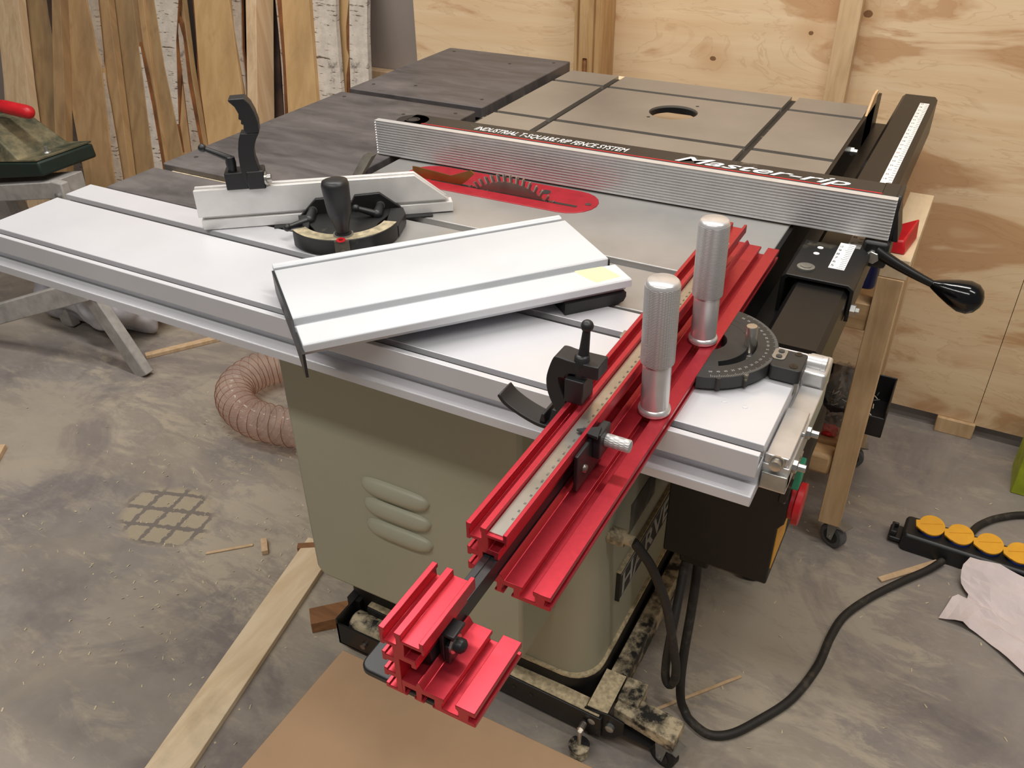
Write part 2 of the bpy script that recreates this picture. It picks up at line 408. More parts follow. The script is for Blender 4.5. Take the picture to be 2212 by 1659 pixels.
for zc in (.522, .481, .438):
    R = []
    for i in range(21):
        t = i / 20; x = -.697 + .126 * t; e = math.sqrt(max(0, 1 - (2 * t - 1) ** 4)) + .02
        R.append([(x, .7845 - .012 * e * math.sin(PI * k / 8), zc + .017 * e * (math.cos(PI * k / 8) - (.25 if k else .25))) for k in range(9)])
    obj('louver', MB().rings(R), 'cab', cov, smooth=60)
# nameplate on the right hand face
np_ = obj('nameplate', MB().box(-.35, -.342, .993, 1.30, .229, .295), 'black', saw, label='black maker nameplate with pale raised letters')
t = MB(); put_text(t, 'HARVEY', (-.3415, 1.003, .238), Y, Z, width=.285, height=.048, bold=.02)
for z0, z1, y0, y1 in ((.2315, .233, .996, 1.297), (.2905, .2925, .996, 1.297)): t.box(-.342, -.3412, y0, y1, z0, z1)
obj('lettering', t, 'inkgrey', np_)
obj('nameplate_dust', MB().box(-.351, -.3425, .994, 1.299, .295, .2975), 'dust', np_)
obj('warning_label', MB().prism([(1.04, .345), (1.04, .41), (1.16, .405), (1.16, .345)], -.3502, -.3492, 'x'), 'stain', saw, label='worn grey label')
g = obj('cable_gland', MB().cyl((-.352, .952, .42), (-.325, .952, .42), .014).cyl((-.325, .952, .42), (-.312, .952, .42), .009), 'dusty', saw, smooth=40)
# main table top with mitre slot and throat cut-out
def stadium(x0, x1, yc, r, k=10):
    P = []
    for i in range(k + 1): t = -PI / 2 + PI * i / k; P.append((x1 - r + r * math.cos(t), yc + r * math.sin(t)))
    for i in range(k + 1): t = PI / 2 + PI * i / k; P.append((x0 + r + r * math.cos(t), yc + r * math.sin(t)))
    return P
mt = MB().box(-.872, -.205, .9955, 1.318, .832, .87).box(-.872, -.205, .872, .9775, .832, .87).box(-.872, -.205, .97, 1.0, .832, .861)
mt.box(-.872, -.205, .872, 1.318, .826, .833)
obj('main_table', mt, 'iron', saw, bevel=.0015)
# throat plate, slot, screws
TP = thing  # alias to keep helper short
th = obj('throat_plate', MB().prism(stadium(-.821, -.480, 1.146, .0455), .868, .8712), 'redp', saw, bevel=.0008)
obj('blade_slot', MB().box(-.765, -.506, 1.127, 1.1335, .8695, .8716), 'slot', th)
for x, y in ((-.494, 1.146), (-.806, 1.146)): obj('screw', MB().lathe([(.0045, 0), (.0045, .001), (.002, .0014)], (x, y, .8709)), 'blade', th)
obj('finger_hole', MB().lathe([(.009, 0), (.009, .0006)], (-.575, 1.163, .8709)), 'slot', th)
# blade
bl = []
NTH = 60; R0, BC = .1105, (-.619, .7905)
for i in range(NTH):
    a = 2 * PI * i / NTH; d = 2 * PI / NTH
    for f, r in ((0, .1105), (.30, .1095), (.34, .1005), (.62, .0985), (.95, .1005)):
        t = -(a + f * d); bl.append((BC[0] + r * math.cos(t), BC[1] + r * math.sin(t)))
b = obj('saw_blade', MB().prism(bl, 1.1285, 1.1315, 'y'), 'blade', saw)
tt = MB()
for i in range(NTH):
    a = -2 * PI * i / NTH; ca, sa = math.cos(a), math.sin(a)
    if sa > .6:
        p_ = Vector((BC[0] + .1062 * ca, 1.13, BC[1] + .1062 * sa)); tv = Vector((-sa, 0, ca)) * .0012; rv = Vector((ca, 0, sa)) * .0055
        q = [p_ - tv - rv, p_ + tv - rv, p_ + tv + rv, p_ - tv + rv]
        tt.hexa([tuple(v - Vector((0, .0022, 0))) for v in q], [tuple(v + Vector((0, .0022, 0))) for v in q])
obj('carbide_teeth', tt, 'steel', b)
obj('riving_knife', MB().prism([(-.80, .85), (-.80, .888), (-.789, .888), (-.727, .884), (-.69, .8985), (-.683, .894), (-.70, .878), (-.717, .866), (-.717, .85)], 1.1288, 1.1312, 'y'), 'knife', saw, label='bronze coloured riving knife')
obj('rear_stop', MB().hexa([(-.893, 1.088, .872), (-.876, 1.088, .872), (-.876, 1.100, .872), (-.893, 1.100, .872)], [(-.885, 1.112, .899), (-.868, 1.112, .899), (-.868, 1.126, .899), (-.885, 1.126, .899)]), 'lug', saw, label='small dusty upright steel lug behind the blade')
# router wing : base sheet with raised lands between the slots
rw = MB().box(-.862, -.205, 1.322, 1.866, .835, .861)
XS = [(-.858, -.742), (-.727, -.358), (-.343, -.205)]
for (ya, yb), dx in zip([(1.322, 1.503), (1.517, 1.765), (1.779, 1.866)], (0, 0, 0)):
    for i, (xa, xb) in enumerate(XS):
        if i == 1 and ya == 1.517: continue
        e = 0 if i < 2 else 0
        rw.box(xa, xb, ya, yb, .860, .870)
hc, hr, N = (-.540, 1.657), .0475, 40
xa, xb, ya, yb = -.727, -.358, 1.517, 1.765
O_, I_, vs, fs = [], [], [], []
for k in range(N):
    a = 2 * PI * k / N; ca, sa = math.cos(a), math.sin(a)
    s_ = min((xb - hc[0]) / ca if ca > 1e-6 else 9, (xa - hc[0]) / ca if ca < -1e-6 else 9, (yb - hc[1]) / sa if sa > 1e-6 else 9, (ya - hc[1]) / sa if sa < -1e-6 else 9)
    O_.append((hc[0] + ca * s_, hc[1] + sa * s_)); I_.append((hc[0] + ca * hr, hc[1] + sa * hr))
for cx, cy in ((xa, ya), (xb, ya), (xb, yb), (xa, yb)):
    k = min(range(N), key=lambda q: (O_[q][0] - cx) ** 2 + (O_[q][1] - cy) ** 2); O_[k] = (cx, cy)
# the sheet under the centre land is cut too: rebuild it as four boxes round the hole ring
rw.v = []; rw.f = []
for a_ in ((-.862, xa, 1.322, 1.866), (xb, -.205, 1.322, 1.866), (xa, xb, 1.322, ya), (xa, xb, yb, 1.866)): rw.box(*a_, .835, .861)
for (y0, y1) in ((1.322, 1.503), (1.517, 1.765), (1.779, 1.866)):
    for i, (x0, x1) in enumerate(XS):
        if i == 1 and y0 == 1.517: continue
        rw.box(x0, x1, y0, y1, .860, .870)
rw.rings([[(p[0], p[1], .856) for p in O_], [(p[0], p[1], .870) for p in O_], [(p[0], p[1], .870) for p in I_], [(p[0], p[1], .856) for p in I_]], close=True)
wing = obj('router_wing', rw, 'ironw', saw, label='rear cast iron wing with crossing slots and router hole')
dm = MB()
for x0, x1 in ((-.742, -.727), (-.358, -.343)): dm.box(x0, x1, 1.322, 1.866, .861, .8622)
for y0, y1 in ((1.503, 1.517), (1.765, 1.779)): dm.box(-.858, -.205, y0, y1, .8609, .8621)
obj('slot_floor', dm, 'slot', wing)
obj('hole_ring', MB().rings([[(hc[0] + r * math.cos(2 * PI * k / N), hc[1] + r * math.sin(2 * PI * k / N), z) for k in range(N)] for r, z in ((.0474, .8565), (.0474, .866), (.0445, .866), (.0445, .8565))], close=True), 'black', wing, smooth=40)
for x, y in ((-.51, 1.715), (-.573, 1.607)): obj('pin_hole', MB().lathe([(.0035, 0), (.0035, .0004)], (x, y, .8699)), 'slot', wing)
# trough between the iron and the black panels
obj('side_trough', MB().box(-.888, -.862, .90, 1.87, .835, .855), 'slot', saw)
# black extension panels
for nm, x0, x1, y0, y1, z1, lab in (('extension_panel', -1.221, -.888, 1.509, 1.925, .8735, 'rear black panel'), ('extension_panel', -1.224, -.890, .988, 1.488, .8715, 'middle black panel'), ('extension_panel', -1.223, -.890, .868, .970, .8705, 'front black panel')):
    pn = obj(nm, MB().rbox(x0, x1, y0, y1, z1 - .022, z1, .006), 'slab', saw, bevel=.0015, label=lab)
    hs = ((x0 + .03, y1 - .03), (x1 - .03, y1 - .03), (x0 + .03, y0 + .05), (x1 - .03, y0 + .05), (x1 - .12, y1 - .08), (x0 + .12, y0 + .08)) if lab[0] != 'f' else ()
    for x, y in hs: obj('screw_hole', MB().lathe([(.004, 0), (.004, .0004)], (x, y, z1 - .0001)), 'slot', pn)
obj('gap_dust', MB().box(-1.20, -.89, .9705, .9875, .846, .862), 'dust', saw)
obj('panel_rail', MB().box(-1.20, -.89, .90, 1.90, .81, .845), 'slot', saw)
# mounting angle, bolts and front rail
ang = obj('rail_angle', MB().box(-.205, -.199, .90, 1.98, .80, .868).box(-.199, -.166, .90, 1.98, .80, .806), 'rail', saw)
for y in (1.40, 1.66): obj('bolt', MB().lathe([(.008, 0), (.008, .006), (.005, .006), (.005, .012)], (-.199, y, .842), X, 6), 'zinc', ang)
obj('wing_end_plate', MB().prism([(1.80, .80), (1.80, .868), (1.862, .893), (1.905, .893), (1.905, .80)], -.203, -.199, 'x'), 'cart', saw, label='thin wooden plate at the wing corner')
rl = obj('front_rail', MB().prism([(-.165, .776), (-.159, .77), (-.101, .77), (-.095, .776), (-.095, .846), (-.101, .852), (-.159, .852), (-.165, .846)], .905, 2.06, 'y'), 'rail', saw, smooth=30, label='long square black rail')
obj('end_plug', MB().prism([(-.160, .776), (-.100, .776), (-.100, .846), (-.160, .846)], 2.0605, 2.063, 'y'), 'grey', rl, label='grey end plug')
tp = obj('ruler_tape', MB().box(-.1235, -.1055, 1.10, 2.0, .852, .8524), 'whitep', rl, label='white ruler tape')
t = MB(); red = MB()
for i in range(75):
    y = 1.10 + i * .012
    t.box(-.112 if i % 5 else -.1145, -.1062, y, y + .0012, .8524, .8526)
    if i % 2 == 0 and i > 8:
        (red if i == 46 else t).__class__
        put_text(red if i == 46 else t, str(2 + i // 2), (-.1215, y + .0015, .8526), X, (0, 1, 0), width=.0055, height=.006)
obj('ruler_numerals', t, 'ink', tp); obj('red_numeral', red, 'redpl', tp)
# switch box with paddle
sb = obj('switch_box', MB().prism([(-.292, .328), (-.118, .328), (-.118, .448), (-.110, .460), (-.110, .503), (-.118, .509), (-.121, .54), (-.121, .765), (-.292, .765)], 1.05, 1.33, 'y'), 'boxblack', saw, bevel=.003, label='large black switch box under the rail')
obj('sticker', MB().hexa([(-.1185, 1.056, .36), (-.1185, 1.15, .36), (-.1185, 1.15, .445), (-.1185, 1.056, .445)], [(-.1165, 1.056, .36), (-.1165, 1.15, .36), (-.1165, 1.15, .445), (-.1165, 1.056, .445)]), 'yellow', sb)
obj('stop_paddle', MB().cyl((-.112, 1.088, .479), (-.103, 1.088, .479), .027).cyl((-.103, 1.088, .479), (-.093, 1.088, .479), .034), 'redpl', sb, smooth=40, bevel=.001)
obj('start_button', MB().box(-.114, -.101, 1.052, 1.082, .53, .572), 'green', sb, bevel=.002)
obj('dusty_flap', MB().hexa([(-.1255, 1.045, .504), (-.1135, 1.045, .504), (-.1135, 1.06, .504), (-.1255, 1.06, .504)], [(-.119, 1.045, .60), (-.105, 1.045, .60), (-.105, 1.06, .60), (-.119, 1.06, .60)]), 'dusty', sb, bevel=.002)
obj('cable_boss', MB().box(-.265, -.215, 1.06, 1.12, .305, .329), 'boxblack', sb, bevel=.004)

# ================================================================== SLIDING TABLE
sl = thing('sliding_table', (-.68, .76, 0), 'long silver sliding table running along the front of the saw', 'sliding table')
prof = [(.864, .871), (.864, .815), (.664, .812), (.656, .812), (.656, .8235), (.658, .825), (.6745, .827), (.6745, .838), (.6625, .843), (.6605, .845), (.6605, .871), (.6680, .871), (.6680, .863), (.6645, .861), (.6645, .852), (.686, .852), (.686, .861), (.6790, .863), (.6790, .871),
        (.8005, .871), (.8005, .863), (.796, .861), (.796, .852), (.820, .852), (.820, .861), (.8155, .863), (.8155, .871)]
obj('carriage', MB().prism(prof, -1.2525, -.103, 'x'), 'white', sl, bevel=.0006, seg=1)
obj('groove_shade', MB().box(-1.25, -.104, .665, .6855, .852, .8526).box(-1.25, -.104, .796, .820, .852, .8526), 'grooveshade', sl)  # thin strips added on the groove floors, their shade painted in grey
for x, y in ((-.158, .733), (-.137, .733)): obj('rivet', MB().lathe([(.003, 0), (.003, .0006), (.0012, .0008)], (x, y, .8708)), 'white', sl)
obj('guide_beam', MB().box(-1.15, -.32, .72, .86, .77, .8145), 'alu', sl, label='grey guide beam below the table')
eb = obj('end_bracket', MB().box(-.1015, -.079, .690, .775, .852, .856).box(-.1025, -.0795, .688, .692, .846, .856).box(-.1005, -.0765, .745, .832, .846, .850).box(-.103, -.077, .686, .86, .815, .846), 'alu', sl, bevel=.001, label='silver end bracket with bolts')
obj('lower_block', MB().box(-.102, -.077, .682, .70, .820, .838), 'zinc', eb, bevel=.001)
obj('hex_bolt', MB().lathe([(.008, 0), (.008, .002), (.006, .002), (.0055, .008), (.003, .0085)], (-.090, .686, .851), (0, -1, 0), 12), 'steel', eb, smooth=40)
obj('corner_block', MB().rbox(-.103, -.0775, .834, .878, .835, .866, .004), 'alu', eb, bevel=.002)
obj('roller', MB().lathe([(.0045, -.014), (.0045, 0), (.0085, 0), (.0085, .016), (.0095, .0165), (.0095, .021), (.0085, .0215)], (-.102, .853, .868), X), 'silver', eb, smooth=40)
for y, z in ((.705, .838), (.76, .842)): obj('side_bolt', MB().lathe([(.007, 0), (.007, .004), (.004, .005), (.004, .012)], (-.077, y, z), X, 8), 'zinc', eb)

# ================================================================== RIP FENCE
FX = rotz(-.0725, 1.205, 1.05)
rf = thing('rip_fence', (-.5, 1.22, .87), 'silver and black rip fence lying across the saw table', 'fence')
m = MB(); m.x = FX
pf = [(0.013, .8735), (0.0, .8735)]
nr = 13
for i in range(nr):
    z = .8745 + i * (.0565 / nr); s_ = .0565 / nr
    pf += [(.0, z), (.0, z + s_ * .18), (.0024, z + s_ * .5), (.0024, z + s_ * .94)]
pf += [(0, .9315), (.013, .9315)]
m.prism(pf, -.843, .0, 'x'); obj('fence_face', m, plain('ribbed_aluminium', (212, 211, 210), .3, .4, var=.03), rf, label='ribbed aluminium face')
m = MB(); m.x = FX; m.prism([(.0135, .8755), (.0135, .927), (.0175, .931), (.0625, .931), (.0665, .927), (.0665, .8755)], -.795, -.022, 'x')
m.cyl((-.785, .032, .8755), (-.785, .032, .931), .028, n=28)
beam = obj('fence_beam', m, plain('fence_black', (34, 33, 33), .4, dust=(150, 140, 125), dust_at=(.62, .78), dust_sc=16), rf, smooth=30, label='black steel beam')
m = MB(); m.x = FX; m.box(-.76, -.022, .0185, .0212, .931, .9313); obj('red_stripe', m, 'redpl', beam)
m = MB(); m.x = FX
put_text(m, 'Master-rip', (-.318, .0265, .9314), X, Y, width=.252, height=.0245, shear=.42, bold=.011)
obj('lettering', m, 'whitep', beam)
m = MB(); m.x = FX
put_text(m, 'INDUSTRIAL T-SQUARE RIP FENCE SYSTEM', (-.664, .029, .9314), X, Y, width=.268, height=.0170, shear=.30, bold=.010)
obj('lettering', m, 'whitep', beam)
m = MB(); m.x = FX; m.lathe([(.0085, 0), (.0085, .0005)], (-.785, .032, .931)); obj('bolt_hole', m, 'slot', beam)
m = MB(); m.x = FX; m.lathe([(.0125, 0), (.0125, .0008), (.0095, .0008), (.0095, 0)], (-.785, .032, .9309)); obj('hole_rim', m, 'black', beam)
m = MB(); m.x = FX
m.prism([(.012, .868), (.012, .915), (.020, .931), (.0665, .931), (.0665, .85), (.012, .85)], -.003, .004, 'x')
m.prism([(.0135, .9265), (.0135, .931), (.0665, .931), (.0665, .9265)], -.024, -.002, 'x')
m.hexa([(0.004, .012, .868), (.012, .012, .868), (.012, .066, .868), (.004, .066, .868)], [(-.004, .018, .929), (.0, .018, .929), (.0, .064, .929), (-.004, .064, .929)])
obj('end_plate', m, 'black', rf, bevel=.0015)
hb = obj('lever_bracket', MB().box(-.103, -.068, 1.200, 1.262, .832, .871), 'black', rf, bevel=.005, label='dusty black lever bracket')
obj('pivot_bolt', MB().lathe([(.0095, 0), (.0095, .006), (.0085, .007)], (-.087, 1.2, .850), (0, -1, 0), 6), 'zinc', hb)
# T-square base clamped over the rail
tb = obj('square_base', MB().prism([(-.182, .80), (-.182, .855), (-.176, .861), (-.097, .861), (-.089, .855), (-.089, .81), (-.094, .81), (-.094, .8525), (-.099, .8565), (-.172, .8565), (-.176, .8525), (-.176, .80)], 1.07, 1.19, 'y'), 'black', rf, bevel=.001, label='black T-square base over the rail')
obj('cursor_window', MB().box(-.131, -.1105, 1.112, 1.199, .861, .8615), 'whitep', tb, label='white scale seen in the cursor window')
t = MB()
for i in range(14): t.box(-.119 if i % 5 else -.121, -.1112, 1.115 + .006 * i, 1.1157 + .006 * i, .8615, .8617)
for i in range(6): put_text(t, str(5 + i), (-.1295, 1.118 + .013 * i, .8617), X, Y, width=.004, height=.0065)
obj('cursor_scale', t, 'ink', tb)
obj('washer', MB().lathe([(.0115, 0), (.0115, .0025), (.0075, .0028), (.0072, .004), (.003, .004)], (-.157, 1.098, .861)), 'zinc', tb, smooth=40)
for x, y in ((-.153, 1.170), (-.154, 1.149)): obj('white_dot', MB().lathe([(.004, 0), (.004, .0005)], (x, y, .861)), 'whitep', tb)
obj('side_bolt', MB().lathe([(.0085, 0), (.0085, .006), (.005, .0065), (.005, .011)], (-.089, 1.075, .826), X, 6), 'zinc', tb)
lv = obj('cam_lever', MB().tube(spline([(-.085, 1.203, .858), (-.06, 1.203, .846), (-.03, 1.203, .834), (.0, 1.203, .8235)], 5), .006, 10, lambda i: .009 - .00025 * i), 'rail', rf, smooth=60)
obj('lever_knob', MB().lathe([(.004, -.004), (.0065, 0), (.012, .012), (.0185, .028), (.0225, .042), (.0215, .053), (.016, .061), (.008, .0655), (.001, .067)], (-.003, 1.203, .8245), (.98, 0, -.2)), 'gloss', lv, smooth=70)

# ================================================================== MITRE GAUGE with aluminium fence
A = Vector((-.947, .808, .872)); MA = math.radians(38.15)
GX = Matrix.Translation((A.x, A.y, 0)) @ Matrix.Rotation(MA, 4, 'Z')   # local x along the bar, -y towards the viewer
mg = thing('mitre_gauge', (-.78, .9, .871), 'black mitre gauge carrying a bright aluminium fence bar', 'mitre gauge')
m = MB(); m.x = GX
def bar(z0, z1, y0, y1, xr0, xr1, xl=0.0):
    m.hexa([(xl, y0, z0), (xr0, y0, z0), (xr0, y1, z0), (xl, y1, z0)], [(xl, y0, z1), (xr1, y0, z1), (xr1, y1, z1), (xl, y1, z1)])
bar(.872, .8865, 0, .02, .362, .361); bar(.8865, .8915, .006, .02, .357, .352, .002); bar(.8915, .931, 0, .0065, .354, .3075, -.003)
bar(.8915, .925, .0065, .0135, .350, .312, .0); bar(.8915, .931, .0135, .02, .354, .3075, -.003)
obj('fence_bar', m, 'baralu', mg, bevel=.0006, seg=1, label='aluminium fence bar with mitred end')
m = MB(); m.x = GX
m.prism([(.136, .874), (.136, .882), (.163, .909), (.196, .909), (.200, .901), (.214, .901), (.219, .910), (.255, .911), (.285, .886), (.285, .874)], -.007, -.0005, 'y')
head = obj('head', m, 'black', mg, bevel=.001, label='black protractor head')
m = MB(); m.x = GX
cx, cy = .203, -.049
def arcpts(r, a0, a1, k, sy=1.0): return [(cx + r * math.cos(a0 + (a1 - a0) * i / k), cy + sy * r * math.sin(a0 + (a1 - a0) * i / k)) for i in range(k + 1)]
a0, a1 = math.radians(203), math.radians(337)
ring = lambda r0, r1, z0, z1, b0=a0, b1=a1: m.prism(arcpts(r1, b0, b1, 30) + arcpts(r0, b1, b0, 30), z0, z1)
ring(.057, .078, .8725, .895)
m.prism([(.137, -.0066)] + arcpts(.046, math.radians(190), math.radians(350), 24) + [(.279, -.0066)], .8725, .8865)
ring(.045, .058, .8725, .879)
m.prism(arcpts(.058, math.radians(195), math.radians(207), 3) + [(.155, -.012), (.136, -.012)], .8725, .889)
m.prism([(.268, -.012), (.287, -.012), (.289, -.035), (.276, -.078)] + arcpts(.058, math.radians(337), math.radians(350), 3), .8725, .889)
obj('protractor_body', m, 'black', head, bevel=.001)
m = MB(); m.x = GX; ring(.0585, .077, .895, .8956); obj('protractor_scale', m, plain('dusty_scale', (172, 160, 132), .8, var=.25, sc=90), head, label='dust covered degree scale')
kx, ky = .2005, -.109
m = MB(); m.x = GX
m.lathe([(.0115, 0), (.0115, .0025), (.0088, .0028), (.0092, .008), (.0115, .018), (.0162, .032), (.0174, .05), (.0184, .069), (.0168, .0745), (.011, .0765), (.001, .077)], (kx, ky, .8965), (-.04, .03, 1))
kn = obj('grip', m, 'blackp', mg, smooth=60, label='tall black grip')
m = MB(); m.x = GX; m.lathe([(.0135, 0), (.0135, .0018), (.0105, .002)], (kx, ky, .8957)); obj('washer', m, 'zinc', kn, smooth=40)
m = MB(); m.x = GX
m.lathe([(.0062, 0), (.0062, .0015), (.0032, .0016), (.0032, 0)], (.197, -.1285, .8955)); m.prism([(.192, -.1255), (.202, -.1255), (.1975, -.1165)], .8955, .897)
obj('pointer', m, 'redpl', mg, label='red cursor pointer')
m = MB(); m.x = GX; m.box(.188, .2075, -.131, -.122, .873, .8953); m.lathe([(.004, 0), (.004, .004)], (.198, -.131, .880), (0, -1, 0)); obj('cursor_mount', m, 'lug', head)
for bx, H, Bq in ((.1575, (.1525, -.032, .8885), (.1225, -.052, .888)), (.2545, (.2488, -.032, .8895), (.2195, -.034, .9015))):
    m = MB(); m.x = GX
    m.cyl((bx, -.007, .8925), H, .0058, .0072); m.ball(H, .0072)
    m.tube([H, tuple((H[i] + Bq[i]) / 2 for i in range(3)), Bq], .004, 10, lambda i: .0055 - .0008 * i)
    m.ball(Bq, .0055)
    lv = obj('clamp_lever', m, 'blackp', mg, smooth=60)
    m = MB(); m.x = GX; m.lathe([(.0063, 0), (.0063, .002)], (bx, -.0072, .8925), (0, -1, 0)); obj('ferrule', m, 'steel', lv)
m = MB(); m.x = GX; m.box(.10, .33, -.012, -.0, .8712, .8722); obj('guide_strip', m, 'blackp', mg)
# flip stop on the bar
m = MB(); m.x = GX; m.box(.044, .074, -.004, .024, .930, .9545)
fs = obj('flip_stop', m, 'blackp', mg, bevel=.0012, label='black flip stop on the bar')
m = MB(); m.x = GX
def smooth2(P): return [tuple(v[:2]) for v in spline([(a, b, 0) for a, b in P], 4)]
lo_ = smooth2([(.0735, .935), (.0687, .955), (.0681, .968), (.0692, .984), (.0727, 1.0006), (.0765, 1.0095)]) + smooth2([(.1012, 1.0085), (.0955, .999), (.0908, .9864), (.0899, .9747), (.0917, .9634), (.0938, .94)])
m.prism(lo_, -.007, .013, 'y')
up_ = [(.1019, 1.0095), (.1024, 1.0228), (.0999, 1.0367), (.0958, 1.048), (.0895, 1.0563), (.0689, 1.0557), (.0689, 1.0527), (.0754, 1.0456), (.0791, 1.0361), (.0778, 1.0287), (.081, 1.0273), (.0797, 1.0223), (.083, 1.0209), (.0819, 1.014), (.085, 1.0095)]
m.prism(up_, -.008, .015, 'y')
obj('stop_arm', m, 'blackp', fs, bevel=.001, smooth=40)
m = MB(); m.x = GX; m.box(.074, .0985, -.008, .02, .930, .9565); obj('hinge_block', m, 'blackp', fs, bevel=.002)
m = MB(); m.x = GX; m.lathe([(.010, 0), (.010, .0025), (.0062, .003), (.0062, .008), (.0035, .0085)], (.0985, .0, .9425), (1, -.1, .02), 16); obj('stop_bolt', m, 'steel', fs, smooth=30)
m = MB(); m.x = GX; m.lathe([(.0062, 0), (.0072, .012), (.0062, .02), (.0035, .021)], (.055, .006, .9545)); m.tube([(.055, .006, .972), (.04, .008, .979), (.021, .012, .987)], .004, 10, lambda i: .0052 - .0009 * i); m.ball((.020, .012, .9875), .0058)
obj('clamp_lever', m, 'blackp', fs, smooth=60)

# ================================================================== LOOSE ALUMINIUM EXTRUSION
EA = math.radians(50); ER = Matrix.Rotation(EA, 4, 'Z')   # local x along t, y along s
ex = thing('support_extrusion', (-.52, .8, .871), 'loose silver support rail laid diagonally on the sliding table', 'support rail')
def exm(): q = MB(); q.x = ER; return q
T0, T1 = .0785, .4685
ep = [(.8085, .905), (.810, .9065), (.852, .9065), (.8535, .905), (.8535, .897), (.857, .895), (.857, .889), (.868, .889), (.868, .895), (.8705, .897), (.8705, .905), (.872, .9065), (.999, .9065), (1.001, .905), (1.001, .899), (1.0, .896), (1.0105, .896), (1.010, .904), (1.0125, .9065), (1.0195, .9065), (1.021, .905), (1.021, .886), (.822, .886), (.822, .8965), (.8085, .8965)]
obj('deck', exm().prism(ep, T0, T1, 'x'), 'greyalu', ex, bevel=.0006, seg=1)
obj('groove_shade', exm().box(T0 + .001, T1 - .001, .8572, .8678, .889, .8893).box(T0 + .001, T1 - .001, 1.0012, 1.0100, .896, .8964), 'grooveshade', ex)  # added grey strips, painted shade for the two deck grooves
obj('end_cap', exm().prism([(.802, .870), (.812, .868), (.86, .876), (1.0, .876), (1.005, .904), (.87, .9045), (.86, .893), (.855, .893), (.85, .900), (.802, .899)], T0 - .003, T0, 'x'), 'blackp', ex, label='black end cap')
obj('end_cap', exm().prism([(.84, .874), (1.0, .874), (1.0, .904), (.87, .9045), (.868, .893), (.84, .893)], T1, T1 + .0015, 'x'), 'blackp', ex, label='black end cap')
obj('foot_block', exm().prism([(.385, .886), (.385, .8715), (.455, .8715), (.463, .8745), (.466, .880), (.466, .886)], .816, .86, 'y'), 'blackp', ex, smooth=40, label='black rounded foot block')
m = MB(); m.put([(-.388, .866, .9067), (-.363, .893, .9067), (-.338, .8815, .9067), (-.3335, .8785, .9067), (-.352, .851, .9067), (-.372, .858, .9067)], [(0, 5, 4, 3, 2, 1)])
o = obj('masking_tape', m, 'tape', ex, label='yellow masking tape patch')
md = o.modifiers.new('thick', 'SOLIDIFY'); md.thickness = .0003
# runner under the raised plate
obj('under_rail', exm().box(.10, .45, .86, .99, .8715, .886), 'blackp', ex)

# ================================================================== RED CROSSCUT FENCE
rj = thing('crosscut_fence', (-.23, .65, .872), 'long red anodised crosscut fence with two upright silver grips', 'crosscut fence')
RX, RZ = -.2625, .872
UP = [(0, 61), (4.5, 61), (4.5, 57.5), (3, 56), (3, 49.5), (13, 49.5), (13, 56), (12, 57.5), (12, 61), (17.5, 61), (17.5, 55.5), (31.5, 55.5), (31.5, 61), (35, 61), (35, 50.5), (33, 50.5), (33, 53), (19, 53), (19, 41), (27.5, 41), (27.5, 33), (23.5, 33), (23.5, 36), (14, 36), (14, 0), (0, 0), (0, 4.5), (3, 4.5), (3, 3), (9.5, 3), (9.5, 14.5), (3, 14.5), (3, 13), (0, 13), (0, 20.5), (3, 20.5), (3, 19), (9.5, 19), (9.5, 30), (3, 30), (3, 28.5), (0, 28.5), (0, 37), (3, 37), (3, 35.5), (9.5, 35.5), (9.5, 46.5), (3, 46.5), (3, 45), (0, 45)]
LO = [(14, 0), (14, 15.6), (25.5, 15.6), (25.5, 17), (27.5, 20), (29, 19), (31.5, 14.3), (47.4, 14.3), (47.4, 11), (45.5, 9), (45.5, 4), (58, 4), (58, 9), (56, 11), (56, 14.6), (71, 14.6), (71, 10), (66, 10), (66, 4), (71, 4), (71, 0), (37.5, 0), (37.5, 2), (39.5, 2), (39.5, 9.5), (29.5, 9.5), (29.5, 2), (31, 2), (31, 0), (23, 0), (23, 2), (25, 2), (25, 9.5), (16, 9.5), (16, 2), (17.5, 2), (17.5, 0)]
toxz = lambda P: [(RX + u / 1000, RZ + v / 1000) for u, v in P]
tallr = obj('tall_rail', MB().prism(toxz(UP), .4026, 1.034, 'y'), 'red', rj, bevel=.0004, seg=1)
obj('base_rail', MB().prism(toxz(LO), .4026, 1.082, 'y'), 'red', rj, bevel=.0004, seg=1)
obj('sliding_end', MB().prism(toxz(UP), .2915, .3573, 'y'), 'red', rj, bevel=.0004, seg=1, label='short red tall end block')
obj('sliding_end', MB().prism(toxz(LO), .2915, .3573, 'y'), 'red', rj, bevel=.0004, seg=1, label='short red base end block')
ru = obj('ruler', MB().box(RX + .0182, RX + .0312, .406, .98, RZ + .0556, RZ + .0566), 'steel', tallr, label='steel ruler strip')
t = MB()
for i in range(52):
    y = .425 + i * .01
    for j in range(10 if i < 34 else 1): t.box(RX + .0300, RX + .0312, y + j * .001 - .0001, y + j * .001 + .0001, RZ + .0566, RZ + .0567)
    put_text(t, str(50 + 10 * i), (RX + .0265, y + .0018, RZ + .0567), (0, -1, 0), X, width=.0024 + .0012 * (i >= 5), height=.0020)
obj('ruler_numerals', t, 'ink', ru)
obj('telescopic_bar', MB().box(RX + .0142, RX + .0265, .31, .60, RZ + .0165, RZ + .0325).box(RX + .0142, RX + .020, .31, .60, RZ + .0325, RZ + .0335), 'blackp', rj, bevel=.0006, label='black telescopic bar')
obj('end_pad', MB().rbox(-.290, -.203, .296, .330, .8655, .8718, .008), 'satin', rj, bevel=.0015, label='black rounded pad under the end block')
ck = obj('clamp_plate', MB().box(-.2345, -.2305, .318, .334, .886, .915).box(-.2345, -.222, .318, .334, .912, .915).box(-.2305, -.226, .318, .334, .886, .903), 'blackp', rj, bevel=.001)
